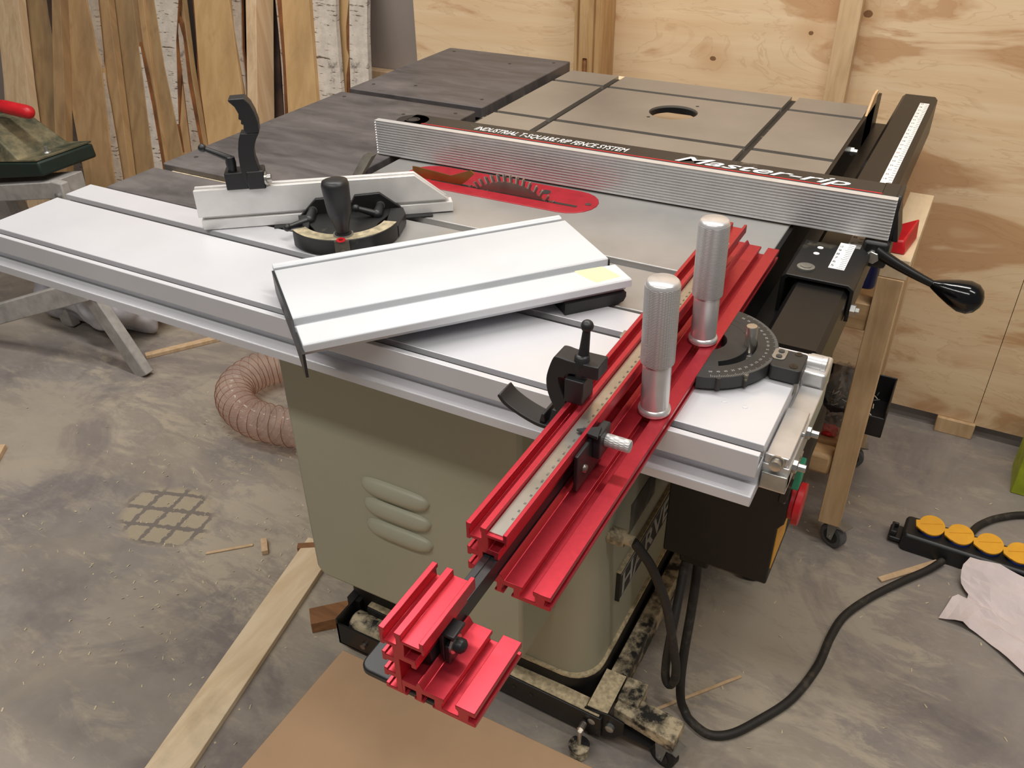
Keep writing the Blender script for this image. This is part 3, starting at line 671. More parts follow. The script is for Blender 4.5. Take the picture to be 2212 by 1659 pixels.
obj('clamp_bolt', MB().lathe([(.0065, 0), (.0065, .0018), (.005, .002), (.005, .0035), (.0055, .0036), (.0052, .0075), (.003, .0095), (.001, .010)], (-.2265, .3245, .9015), X), 'blackp', ck, smooth=40)
obj('clamp_washer', MB().lathe([(.0072, 0), (.0072, .0018)], (-.2262, .3245, .9015), X), 'steel', ck)
# two grips
for gy in (.6635, .813):
    gx = -.2085
    g_ = obj('grip', MB().lathe([(.0130, 0), (.0155, .001), (.0160, .0035), (.0155, .006), (.0137, .0075), (.0137, .056), (.0148, .0565)], (gx, gy, .8865), (-.022, 0, 1), 36), 'silver', rj, smooth=40, label='upright turned silver grip')
    ax = Vector((-.022, 0, 1)).normalized(); o2 = Vector((gx, gy, .8865)) + ax * .056
    kb = MB().lathe([(.0135, 0), (.0158, .0008), (.0161, .002), (.0161, .078), (.0158, .080)], o2, ax, 40)
    k_ = obj('knurled_sleeve', kb, 'knurl', g_, smooth=40)
    obj('grip_top', MB().lathe([(.0158, .0795), (.0150, .0830), (.0132, .0848), (.0005, .0852)], o2, ax, 40), 'silver', g_, smooth=70)
    obj('base_ring', MB().lathe([(.0095, 0), (.0095, .0026)], (gx, gy, .8842), Z), 'brass', g_)
# measuring pointer
mp = obj('scale_pointer', MB().box(-.2275, -.2235, .518, .573, .889, .926).box(-.2240, -.2165, .548, .571, .905, .931), 'blackp', rj, bevel=.001, label='black scale pointer bracket')
obj('pointer_tip', MB().hexa([(-.238, .5460, .9305), (-.238, .5475, .9305), (-.220, .558, .9305), (-.217, .542, .9305)], [(-.238, .5460, .9318), (-.238, .5475, .9318), (-.220, .558, .9335), (-.217, .542, .9335)]), 'blackp', mp)
obj('thumb_knob', MB().lathe([(.0058, 0), (.0060, .001), (.0060, .0215), (.0052, .0225)], (-.2165, .5615, .918), X), M['knurl'], mp, smooth=40)
obj('pointer_screw', MB().lathe([(.004, 0), (.0035, .002), (.0015, .003)], (-.2235, .532, .905), X), 'blade', mp, smooth=60)
# flip stop hook on the left of the tall rail
fs = obj('flip_stop', MB().box(-.2655, -.2475, .578, .602, .9325, .957), 'blackp', rj, bevel=.0012, label='black hooked flip stop')
cw = lambda P: [tuple(v[:2]) for v in spline([(q[0], q[1], 0) for q in P], 4)]
outer = cw([(-.2355, .974), (-.262, .9735), (-.2745, .9745), (-.2790, .9715), (-.2837, .9577), (-.2854, .9465), (-.2834, .9333), (-.2765, .9186), (-.268, .905), (-.262, .897)])
inner = cw([(-.255, .905), (-.262, .918), (-.2657, .9313), (-.2702, .9411), (-.2729, .9528), (-.2678, .954), (-.2616, .9600), (-.2355, .9605)])
obj('stop_arm', MB().prism(outer + inner, .582, .604, 'y').prism(cw([(-.258, .8955), (-.275, .8935), (-.2864, .8920), (-.2976, .8930), (-.3146, .8985), (-.3295, .9056), (-.3366, .9136)]) + cw([(-.3340, .9165), (-.3270, .9095), (-.3135, .9025), (-.2976, .8975), (-.2864, .8965), (-.275, .8985), (-.258, .903)]), .582, .606, 'y').prism([(-.293, .897), (-.2905, .907), (-.2875, .907), (-.2865, .897)], .584, .606, 'y').prism([(-.284, .897), (-.280, .915), (-.265, .915), (-.258, .897)], .584, .606, 'y'), 'blackp', fs, bevel=.001)
m = MB().lathe([(.0062, 0), (.0072, .012), (.0066, .021), (.0045, .0225)], (-.2535, .588, .957))
m.tube([(-.2535, .589, .972), (-.2525, .590, .985), (-.2515, .591, 1.004)], .004, 10, lambda i: .0056 - .0011 * i); m.ball((-.2512, .591, 1.007), .0057)
obj('clamp_lever', m, 'blackp', fs, smooth=60)
# protractor head at the right
def polar(mb, cx, cy, r0, r1, s0, s1, z0, z1, xmin, k=28):
    P = []
    def pt(r, s): 
        am = math.acos(max(-1, min(1, (xmin - cx) / r))); a = am * s; return (cx + r * math.cos(a), cy + r * math.sin(a))
    mb.prism([pt(r1, s0 + (s1 - s0) * i / k) for i in range(k + 1)] + [pt(r0, s1 + (s0 - s1) * i / k) for i in range(k + 1)], z0, z1)
PCX, PCY = -.207, .815
pm = MB()
for r0, r1, s0, s1 in ((.024, .047, -1, 1), (.047, .056, -1, -.78), (.047, .056, .55, 1), (.056, .0785, -1, 1)):
    polar(pm, PCX, PCY, r0, r1, s0, s1, .8745, .8885, -.1912)
ph = obj('protractor', pm, plain('black_anodised', (40, 39, 38), .5, var=.06), rj, bevel=.0005, seg=1, label='black half round protractor plate')
t = MB()
for i in range(-50, 51):
    a = math.radians(i * 1.35); l = .0045 if i % 5 == 0 else .0028; ca, sa = math.cos(a), math.sin(a); px, py = -sa * .00015, ca * .00015
    t.put([(PCX + .0775 * ca + px, PCY + .0775 * sa + py, .88865), (PCX + .0775 * ca - px, PCY + .0775 * sa - py, .88865), (PCX + (.0775 - l) * ca - px, PCY + (.0775 - l) * sa - py, .88865), (PCX + (.0775 - l) * ca + px, PCY + (.0775 - l) * sa + py, .88865)], [(0, 1, 2, 3)])
for i in range(-10, 11):
    a = math.radians(i * 6.75); ca, sa = math.cos(a), math.sin(a)
    put_text(t, str(abs(i) * 5), (PCX + .0685 * ca + sa * .0015, PCY + .0685 * sa - ca * .0015, .88865), (-sa, ca, 0), (-ca, -sa, 0), width=.0022 if abs(i) < 2 else .0036, height=.0026)
obj('degree_marks', t, 'inkgrey', ph)
for a in (-62, -40):
    rb = MB(); t_ = math.radians(a); rb.lathe([(.0028, 0), (.0028, .0142)], (PCX + .0785 * math.cos(t_), PCY + .0785 * math.sin(t_), .8744), Z, 8)
    obj('index_notch', rb, 'slot', ph)
ib = obj('index_block', MB().rbox(-.1305, -.0985, .792, .830, .8735, .8895, .004), plain('index_black', (36, 36, 35), .5, var=.06), rj, bevel=.0008, label='black index block')
for x, y, r in ((-.108, .826, .0042), (-.1075, .8, .0045)): obj('hole', MB().lathe([(r, 0), (r, .0006), (r * .3, .0008)], (x, y, .8893)), 'gloss', ib)
obj('spring_plate', MB().rbox(-.1325, -.119, .806, .829, .8895, .8903, .005), 'zinc', ib)
for y in (.823, .812): obj('screw', MB().lathe([(.0032, 0), (.0032, .001), (.0012, .001)], (-.1255, y, .8902)), 'ink', ib)
obj('lock_pin', MB().lathe([(.004, 0), (.0055, .003), (.0064, .006), (.0064, .033), (.0056, .0345), (.0005, .0347)], (-.1585, .8246, .8768), (-.06, 0, 1)), 'steel', rj, smooth=40, label='steel locking pin')
obj('mitre_bar', MB().box(-.30, -.10, .8015, .8145, .856, .8745), 'steel', rj)

# ================================================================== MOBILE BASE
mb_ = thing('mobile_base', (-.55, 1.1, 0), 'dusty black wheeled mobile base below the saw cabinet', 'mobile base')
BR = rotz(-.31, .862, -2.0)
m = MB(); m.x = BR; m.box(-.50, .0, -.004, .028, .038, .088)
r1 = obj('front_rail', m, 'black', mb_, bevel=.002)
m = MB(); m.x = BR; m.box(-.50, -.006, .0, .027, .088, .0895); obj('rail_dust', m, 'dust', r1)
for i, x in enumerate((-.415, -.38, -.345, -.24, -.205, -.17, -.135, -.03)):
    m = MB(); m.x = BR; m.lathe([(.0035, 0), (.0035, .001)], (x, -.0042, .066), (0, -1, 0)); obj('rail_hole', m, 'slot', r1)
m = MB(); m.x = BR; m.lathe([(.008, 0), (.008, .005), (.004, .006), (.004, .011)], (-.275, -.004, .066), (0, -1, 0), 8); obj('bolt', m, 'steel', r1)
obj('side_rail', MB().box(-.335, -.305, .935, 1.42, .04, .088), 'dusty', mb_, bevel=.002)
obj('back_rail', MB().box(-.85, -.31, 1.40, 1.43, .04, .088), 'black', mb_)
obj('side_rail', MB().box(-.86, -.83, .88, 1.42, .04, .088), 'black', mb_)
cbk = obj('corner_bracket', MB().prism([(-.345, .09), (-.345, .045), (-.335, .022), (-.285, .045), (-.272, .062), (-.272, .092), (-.30, .0985)], .866, .871, 'y').box(-.342, -.302, .868, .955, .092, .0965), 'black', mb_, bevel=.001)
obj('bracket_dust', MB().box(-.340, -.303, .869, .953, .0965, .0985), 'dust', cbk)
for x in (-.327, -.295): obj('bolt', MB().lathe([(.008, 0), (.008, .007), (.004, .009)], (x, .866, .072), (0, -1, 0), 10), 'zinc', cbk)
obj('hinge_box', MB().box(-.30, -.262, .905, .955, .06, .10), 'dusty', mb_, bevel=.002)
arm = obj('outrigger', MB().hexa([(-.30, .889, .066), (-.186, .872, .066), (-.183, .919, .066), (-.299, .93, .066)], [(-.30, .889, .092), (-.186, .872, .092), (-.183, .919, .092), (-.299, .93, .092)]), 'dusty', mb_, bevel=.002, label='dust covered outrigger arm')
obj('pedal', MB().prism([(-.30, .054), (-.30, .058), (-.23, .054), (-.222, .050)], .872, .905, 'y'), 'black', arm)
def caster(parent, x, y, r, mat, yaw, w=.02):
    c = rotz(x, y, yaw)
    m = MB(); m.x = c; m.cyl((0, -w / 2, r), (0, w / 2, r), r, n=30); wh = obj('caster_wheel', m, mat, parent, bevel=.003, smooth=40)
    m = MB(); m.x = c; m.cyl((0, -w / 2 - .001, r), (0, w / 2 + .001, r), r * .6, n=24); obj('hub', m, 'blackp', wh, smooth=40)
    m = MB(); m.x = c
    for s_ in (-1, 1):
        y0 = s_ * (w / 2 + .003); m.prism([(-.006, r - .006), (.006, r - .006), (.012, r * 2 + .004), (.03, r * 2 + .010), (-.012, r * 2 + .010)], y0 - .001, y0 + .001, 'y')
    m.box(-.014, .032, -w / 2 - .004, w / 2 + .004, r * 2 + .008, r * 2 + .011); m.cyl((0, -w / 2 - .006, r), (0, w / 2 + .006, r), .004, n=10)
    obj('fork', m, 'zinc', parent)
caster(mb_, -.205, .893, .026, 'wheelb', -18)
caster(mb_, -.185, 1.385, .028, 'wheelb', 200)
obj('far_outrigger', MB().box(-.31, -.17, 1.36, 1.41, .068, .09), 'dusty', mb_)
ft = obj('levelling_foot', MB().lathe([(.015, 0), (.017, .004), (.014, .012), (.006, .016), (.006, .022), (.0185, .024), (.0185, .027), (.004, .028)], (-.339, .838, 0)), 'dusty', mb_, smooth=40)
obj('foot_screw', MB().cyl((-.339, .838, .026), (-.339, .838, .064), .0038), 'steel', ft, smooth=40)
obj('crank_bolt', MB().lathe([(.006, 0), (.006, .014)], (-.339, .854, .066), (0, -1, 0)), 'steel', ft)
rbx = MB().box(-.845, -.740, .824, .828, .024, .078).box(-.845, -.841, .824, .905, .024, .09).box(-.744, -.740, .824, .905, .024, .078).box(-.845, -.740, .901, .906, .024, .12).box(-.845, -.740, .824, .905, .022, .026)
rx = obj('roller_box', rbx, 'black', mb_, label='open black roller box')
obj('roller', MB().lathe([(.02, 0), (.024, .004), (.024, .072), (.02, .076)], (-.832, .862, .052), X), 'dusty', rx, smooth=40)
obj('roller_bolt', MB().lathe([(.006, 0), (.006, .006)], (-.782, .824, .05), (0, -1, 0), 8), 'blade', rx)

# ================================================================== CABLES, HOSE
def cable(name, pts, r, label, n=8):
    o = obj(name, MB().tube(spline(pts, n), r, 10), 'cable', smooth=70); return tag(o, label, 'cable')
cable('motor_cable', [(-.312, .952, .42), (-.297, .955, .40), (-.279, .96, .368), (-.254, .965, .302), (-.239, .965, .244), (-.228, .965, .192), (-.222, .965, .16), (-.221, .965, .127), (-.229, .965, .108), (-.238, .968, .12), (-.242, .975, .149), (-.243, .985, .192), (-.244, 1.0, .228), (-.249, 1.03, .256), (-.254, 1.06, .285), (-.255, 1.078, .318)], .0078, 'dusty black cable looping from the gland on the cabinet side up to the switch box')
cable('power_cable', [(-.236, 1.088, .318), (-.237, 1.085, .28), (-.233, 1.07, .252), (-.229, 1.05, .197), (-.225, 1.025, .146), (-.220, 1.005, .09), (-.214, 1.002, .035), (-.203, .998, .012), (-.187, .985, .009), (-.15, .974, .009), (-.115, .994, .009), (-.079, 1.044, .009), (-.039, 1.115, .009), (-.013, 1.209, .009), (-.005, 1.295, .009), (.009, 1.362, .009), (.046, 1.436, .009), (.098, 1.514, .009), (.14, 1.572, .009), (.165, 1.612, .012)], .0082, 'long black power cable curving over the floor to the socket strip')
cable('strip_lead', [(.205, 1.692, .02), (.208, 1.72, .012), (.22, 1.76, .009), (.238, 1.791, .009), (.265, 1.822, .009), (.313, 1.857, .009), (.40, 1.89, .009), (.5, 1.90, .009)], .0082, 'black lead looping away behind the socket strip at right')
hs = thing('dust_hose', (-1.55, 1.38, 0), 'clear ribbed dust hose bent on the floor beside the cabinet', 'hose')
hp = spline([(-.885, 1.33, .07), (-1.0, 1.36, .06), (-1.12, 1.37, .056), (-1.25, 1.325, .056), (-1.38, 1.292, .056), (-1.475, 1.283, .056), (-1.56, 1.312, .056), (-1.617, 1.368, .056), (-1.627, 1.44, .056), (-1.60, 1.502, .056), (-1.54, 1.55, .056), (-1.45, 1.585, .056), (-1.33, 1.62, .06), (-1.22, 1.66, .07)], 30)
obj('hose_wall', MB().tube(hp, .05, 28, lambda i: .049 + .0028 * math.cos(2 * PI * i / 9)), 'hose', hs, smooth=80)
P = hp; u = None; hel = []
for i in range(len(P) * 3 - 3):
    f = i / 3; k = int(f); q = P[k].lerp(P[min(k + 1, len(P) - 1)], f - k); t_ = (P[min(k + 1, len(P) - 1)] - P[max(k - 1, 0)]).normalized()
    uu = Vector((0, 0, 1)); ww = t_.cross(uu).normalized(); a = 2 * PI * f / 9 * 1.0
    hel.append(q + (uu * math.cos(a) + ww * math.sin(a)) * .0512)
obj('wire_spiral', MB().tube(hel, .0008, 5), 'wire', hs, smooth=70)

# ================================================================== WOODEN WING FRAME ON CASTERS
ct = thing('wooden_frame', (-.4, 1.72, 0), 'pine frame on casters standing under the rear wing of the saw', 'frame')
obj('leg', MB().box(-.0955, -.0505, 1.548, 1.588, .068, .661), 'cart', ct, bevel=.0015)
obj('leg', MB().box(-.0955, -.052, 1.86, 1.90, .068, .661), 'cart', ct, bevel=.0015)
obj('leg', MB().box(-.80, -.755, 1.548, 1.588, .068, .661), 'cart', ct, bevel=.0015)
obj('leg', MB().box(-.80, -.755, 1.86, 1.90, .068, .661), 'cart', ct, bevel=.0015)
obj('top_rail', MB().box(-.0955, -.048, 1.55, 1.897, .6615, .70), 'strip', ct, bevel=.0015)
obj('cross_rail', MB().box(-.755, -.0956, 1.552, 1.59, .545, .60), 'panel', ct, bevel=.002)
obj('cross_rail', MB().box(-.755, -.0956, 1.86, 1.895, .60, .66), 'panel', ct, bevel=.002)
obj('shelf', MB().box(-.755, -.0956, 1.592, 1.895, .525, .545), 'panel', ct)
obj('cross_rail', MB().box(-.755, -.0956, 1.552, 1.60, .19, .24), 'panel', ct, bevel=.008)
obj('shelf', MB().box(-.755, -.0956, 1.60, 1.895, .225, .245), 'panel', ct)
caster(ct, -.058, 1.568, .029, 'wheel', -30); caster(ct, -.075, 1.87, .029, 'wheel', 10); caster(ct, -.78, 1.57, .029, 'wheel', 10); caster(ct, -.78, 1.87, .029, 'wheel', 10)
o = obj('wood_ledge', MB().box(-.845, -.575, 1.885, 1.955, .829, .846), 'strip', bevel=.001, loc=None); tag(o, 'thin pale wood strip lying behind the rear edge of the iron wing', 'wood strip')
obj_b = thing('plastic_bottle', (-.122, 1.64, .60), 'blue plastic canister standing on the pine frame under the rail', 'canister')
obj('canister_body', MB().rbox(-.150, -.1005, 1.61, 1.69, .60, .725, .015), 'blue', obj_b, bevel=.006)
obj('cap', MB().cyl((-.118, 1.625, .725), (-.118, 1.625, .735), .010), 'blue', obj_b)
pt = thing('parts_tray', (-.085, 1.72, .245), 'black open parts tray full of loose screws on the lower shelf', 'tray')
obj('bin', MB().box(-.165, -.02, 1.66, 1.664, .245, .295).box(-.165, -.02, 1.80, 1.804, .245, .315).box(-.165, -.161, 1.66, 1.804, .245, .31).box(-.024, -.02, 1.66, 1.804, .245, .31).box(-.165, -.02, 1.66, 1.804, .2455, .25), 'blackp', pt, bevel=.002)
s_ = MB()
for i in range(60):
    a = random.random() * PI; x, y, z = -.145 + random.random() * .1, 1.685 + random.random() * .1, .252 + random.random() * .02; l = .012
    s_.cyl((x, y, z), (x + l * math.cos(a), y + l * math.sin(a), z + random.uniform(-.002, .006)), .0014, n=5)
o = tag(obj('loose_screws', s_, 'steel', None), 'loose steel screws heaped inside the black parts tray', 'screws', kind='stuff')
def crumple(cx, cy, cz, rx, ry, rz, seed, nu=22, nv=12):
    random.seed(seed); ph = [random.random() * 6 for _ in range(8)]; R = []
    for i in range(nv + 1):
        v = PI * i / nv; r = []
        for j in range(nu):
            a = 2 * PI * j / nu; k = 1 + .16 * math.sin(3 * a + ph[0] + 2 * v) + .12 * math.sin(5 * a + ph[1] - 3 * v) + .08 * math.sin(9 * a + 7 * v + ph[2]) + random.uniform(-.05, .05)
            r.append((cx + rx * k * math.sin(v) * math.cos(a), cy + ry * k * math.sin(v) * math.sin(a), max(cz + .001, cz + rz + rz * k * -math.cos(v))))
        R.append(r)
    return MB().rings(R)
o = thing('parts_bag', (-.125, 1.62, .245), 'clear plastic bag holding red pieces on the lower shelf', 'bag')
obj('film', crumple(-.125, 1.635, .246, .033, .035, .022, 3), 'clear', o, smooth=40)
obj('red_pieces', crumple(-.125, 1.625, .2465, .022, .018, .010, 4), 'redpl', o, smooth=40)
o = tag(obj('clear_bag', crumple(-.122, 1.74, .2465, .035, .05, .05, 9), 'clear', smooth=40), 'empty clear plastic bag behind the screw tray', 'bag')
o = obj('plastic_wedge', MB().hexa([(-.093, 1.57, .7005), (-.062, 1.57, .7005), (-.052, 1.655, .7005), (-.093, 1.645, .7005)], [(-.088, 1.575, .722), (-.068, 1.575, .725), (-.055, 1.65, .742), (-.088, 1.64, .728)]), 'redpl', bevel=.003)
tag(o, 'small red plastic wedge on the top rail of the pine frame', 'wedge')

# ================================================================== SOCKET STRIP and PAPER
ps = thing('socket_strip', (.23, 1.65, 0), 'black outdoor socket strip with orange yellow flap lids', 'power strip')
m = MB(); m.x = rotz(.075, 1.655, -1.5)
m.rbox(0, .34, -.036, .036, 0, .046, .012); obj('strip_body', m, 'blackp', ps, bevel=.006)
m = MB(); m.x = rotz(.075, 1.655, -1.5); m.rbox(-.026, .004, -.024, .024, .008, .018, .006).box(-.022, -.010, .012, .018, .018, .03).box(-.022, -.010, -.018, -.012, .018, .03).box(-.024, -.018, -.018, .018, .018, .03); obj('hang_loop', m, 'blackp', ps, bevel=.002)
for i in range(5):
    x = .052 + .0575 * i
    m = MB(); m.x = rotz(.075, 1.655, -1.5); m.lathe([(.024, 0), (.024, .012)], (x, .004, .044), (0, -.25, 1)); sk = obj('socket', m, 'blue', ps, smooth=40)
    m = MB(); m.x = rotz(.075, 1.655, -1.5)
    m.x = m.x @ Matrix.Translation((x, .004, .058)) @ Matrix.Rotation(math.radians(14), 4, 'X')
    lid = [(.0262 * math.cos(a), .0262 * math.sin(a)) for a in [math.radians(205 + 310 * k / 30) for k in range(31)]]
    lid = [p for p in lid] + [(-.031, -.0075), (-.030, -.0165)]
    m.prism([(p[0], p[1]) for p in [(.0262 * math.cos(math.radians(-120 + 290 * k / 28)), .0262 * math.sin(math.radians(-120 + 290 * k / 28))) for k in range(29)]] + [(-.0335, .002), (-.030, -.014), (-.017, -.022)], 0, .005)
    m.prism([(-.022, -.006), (.020, .010), (.0195, .012), (-.0225, -.004)], .005, .0062)
    obj('flap_lid', m, 'yellow', sk, bevel=.0012)
# torn paper: bent sheet over the strip edge
NU, NV = 16, 14
left = [(.211, 1.612), (.199, 1.585), (.203, 1.56), (.222, 1.535), (.222, 1.527), (.197, 1.528), (.176, 1.447)]
def lerp2(P, t): k = min(int(t * (len(P) - 1)), len(P) - 2); f = t * (len(P) - 1) - k; return (P[k][0] + (P[k + 1][0] - P[k][0]) * f, P[k][1] + (P[k + 1][1] - P[k][1]) * f)
right = [(.50, 1.57), (.50, 1.52), (.49, 1.47), (.47, 1.42), (.44, 1.38), (.42, 1.37), (.40, 1.36)]
vs = []; fs_ = []
for j in range(NV + 1):
    l = lerp2(left, j / NV); r = lerp2(right, j / NV)
    for i in range(NU + 1):
        f = i / NU; x = l[0] + (r[0] - l[0]) * f; y = l[1] + (r[1] - l[1]) * f
        if j == NV: y += .018 * math.sin(f * 5.5)
        z = .004 + .04 * max(0, 1 - j / 6.5) + .006 * math.sin(7 * f + j * .7) ** 2 + random.uniform(0, .0025) + .008 * math.exp(-((f - .17) / .05) ** 2)
        vs.append((x, y, max(.0015, z)))
for j in range(NV):
    for i in range(NU): a = j * (NU + 1) + i; fs_.append((a, a + 1, a + NU + 2, a + NU + 1))
m = MB(); m.put(vs, fs_); o = obj('torn_paper', m, 'paper'); md = o.modifiers.new('thick', 'SOLIDIFY'); md.thickness = .0006
tag(o, 'torn crumpled sheet of white paper against the socket strip', 'paper')

# ================================================================== FLOOR PIECES
def plank(name, a, b, w, h, mat, label, cat, z=.0005, bevel=.001, taper=1.0):
    a = Vector((a[0], a[1], 0)); b = Vector((b[0], b[1], 0)); d = (b - a).normalized(); n = Vector((-d.y, d.x, 0)) * w / 2
    q = lambda p, s, zz, k=1.0: tuple(p + n * s * k + Vector((0, 0, zz)))
    m = MB().hexa([q(a, 1, z), q(a, -1, z), q(b, -1, z, taper), q(b, 1, z, taper)], [q(a, 1, z + h), q(a, -1, z + h), q(b, -1, z + h, taper), q(b, 1, z + h, taper)])
    o = obj(name, m, mat, bevel=bevel); return tag(o, label, cat)
m = MB().box(-.834, .30, -.30, .818, .0005, .013); o = obj('board_sheet', m, 'mdf', bevel=.001); tag(o, 'large plain brown hardboard sheet lying on the floor in front', 'board')
plank('floor_plank', (-1.06, 1.04), (-.905, .27), .075, .013, 'strip', 'long pale knotty plank slipped under the saw at the lower left', 'plank')
plank('wood_offcut', (-.935, .845), (-.862, .915), .042, .028, 'oak', 'brown wood offcut beside the black roller box', 'offcut')
plank('wood_offcut', (-1.185, .985), (-1.155, .955), .014, .012, 'pale', 'small pale wood block lying alone on the floor left of the cabinet', 'offcut')
plank('wood_offcut', (-1.100, 1.000), (-1.045, 1.035), .016, .014, 'oak', 'small wood block tucked under the left edge of the cabinet', 'offcut')
plank('wood_sliver', (-1.275, .895), (-1.20, .965), .007, .003, 'pale', 'thin split sliver of wood near the small pale block', 'sliver')
plank('wood_batten', (-2.045, 1.425), (-1.86, 1.70), .022, .012, 'pale', 'thin wooden batten on the floor below the left end of the sliding table', 'batten')
plank('wood_batten', (-2.03, .93), (-1.80, .62), .03, .014, 'pale', 'pale wooden batten cut off by the left edge of the view', 'batten')
plank('wood_sliver', (-.262, .970), (-.135, 1.126), .006, .004, 'pale', 'long thin wood sliver on the floor between the caster and the cables', 'sliver')
plank('wood_sliver', (.055, 1.502), (.170, 1.628), .014, .005, 'pale', 'flat wood sliver beside the power cable near the socket strip', 'sliver')
random.seed(11)
m = MB()
for i in range(520):
    if random.random() < .75: x, y = random.gauss(-1.2, .35), random.gauss(.95, .35)
    else: x, y = random.uniform(-.5, .6), random.uniform(.9, 1.9)
    if -.85 < x < .3 and y < .83: continue
    a = random.random() * PI; l = random.uniform(.0015, .0042); w_ = random.uniform(.0007, .0017); c, s_ = math.cos(a), math.sin(a); z = .0006
    m.put([(x - l * c - w_ * s_, y - l * s_ + w_ * c, z), (x - l * c + w_ * s_, y - l * s_ - w_ * c, z), (x + l * c + w_ * s_, y + l * s_ - w_ * c, z + random.uniform(0, .003)), (x + l * c - w_ * s_, y + l * s_ + w_ * c, z + .001)], [(0, 1, 2, 3)])
o = obj('wood_chips', m, plain('pale_chips', (204, 190, 160), .9)); tag(o, 'pale wood chips scattered over the concrete floor', 'chips', kind='stuff')
o = thing('lime_box', (.40, 2.0, 0), 'lime green box standing at the right edge of the view', 'box')
obj('carton', MB().box(.282, .60, 1.94, 2.06, .0005, .20), 'lime', o, bevel=.002)
obj('carton_lid', MB().box(.280, .602, 1.938, 2.062, .20, .206), 'lime', o)

# ================================================================== SAW STAND, MACHINE, BAG (left)
st = thing('saw_stand', (-2.3, 1.4, 0), 'grey folding steel stand with crossed legs at the far left', 'stand')
def flat(a, b, w, t_, d=(0, 0, 1)):
    a = Vector(a); b = Vector(b); ax = (b - a).normalized(); n = ax.cross(Vector((0, 1, 0))).normalized() * w / 2; y = Vector((0, t_ / 2, 0))
    return MB().hexa([tuple(a + n - y), tuple(a - n - y), tuple(a - n + y), tuple(a + n + y)], [tuple(b + n - y), tuple(b - n - y), tuple(b - n + y), tuple(b + n + y)])
obj('leg', flat((-2.13, 1.357, .265), (-1.972, 1.357, .0), .055, .03), 'grey', st, bevel=.003)
obj('cross_leg', flat((-2.78, 1.22, .0), (-2.095, 1.34, .26), .06, .03), 'grey', st, bevel=.003)
obj('bolt', MB().lathe([(.008, 0), (.008, .006)], (-2.07, 1.34, .235), (0, -1, 0)), 'zinc', st)
tbm = obj('top_beam', MB().hexa([(-2.55, 1.38, .42), (-2.165, 1.38, .50), (-2.165, 1.48, .50), (-2.55, 1.48, .42)], [(-2.55, 1.38, .47), (-2.165, 1.38, .548), (-2.165, 1.48, .548), (-2.55, 1.48, .47)]), 'grey', st, bevel=.003)
obj('end_flange', MB().box(-2.165, -2.12, 1.375, 1.40, .485, .552), 'grey', tbm, bevel=.004)
obj('bolt', MB().lathe([(.010, 0), (.010, .008), (.006, .010)], (-2.14, 1.375, .515), (0, -1, 0)), 'zinc', tbm)
obj('leg', flat((-2.50, 1.46, .44), (-2.42, 1.46, .0), .055, .03), 'grey', st, bevel=.003)
gm = thing('bench_machine', (-2.4, 1.45, .5), 'dark green dusty machine resting on the grey stand at far left', 'machine')
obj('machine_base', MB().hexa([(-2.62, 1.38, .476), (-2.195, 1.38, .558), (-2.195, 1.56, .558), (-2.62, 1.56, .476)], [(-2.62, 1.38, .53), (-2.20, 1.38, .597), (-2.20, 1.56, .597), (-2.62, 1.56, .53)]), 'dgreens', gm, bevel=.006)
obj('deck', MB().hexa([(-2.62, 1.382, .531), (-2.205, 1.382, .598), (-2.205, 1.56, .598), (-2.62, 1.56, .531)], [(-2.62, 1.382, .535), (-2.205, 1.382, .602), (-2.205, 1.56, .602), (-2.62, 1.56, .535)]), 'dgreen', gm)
obj('guard', MB().hexa([(-2.62, 1.385, .536), (-2.285, 1.385, .585), (-2.285, 1.55, .585), (-2.62, 1.55, .536)], [(-2.62, 1.40, .66), (-2.42, 1.40, .66), (-2.42, 1.54, .66), (-2.62, 1.54, .66)]), 'dgreen', gm, bevel=.004)
obj('wing_nut', MB().lathe([(.012, 0), (.010, .004), (.006, .006), (.005, .018)], (-2.25, 1.45, .594)), 'zinc', gm, smooth=40)
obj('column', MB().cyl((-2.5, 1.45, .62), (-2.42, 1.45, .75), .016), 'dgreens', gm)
obj('handle', MB().lathe([(.012, -.2), (.018, -.12), (.0185, -.03), (.017, -.012), (.011, -.003), (.001, 0)], (-2.262, 1.45, .702), (1, -.05, 0)), 'redpl', gm, smooth=60, label='red rounded handle end')
o = obj('plastic_sack', crumple(-2.33, 1.55, .001, .25, .16, .135, 21, 40, 22), 'bag', smooth=180); sd = o.modifiers.new('soft', 'SUBSURF'); sd.levels = 1; sd.render_levels = 2; tag(o, 'crumpled grey plastic sack on the floor behind the grey stand', 'bag')

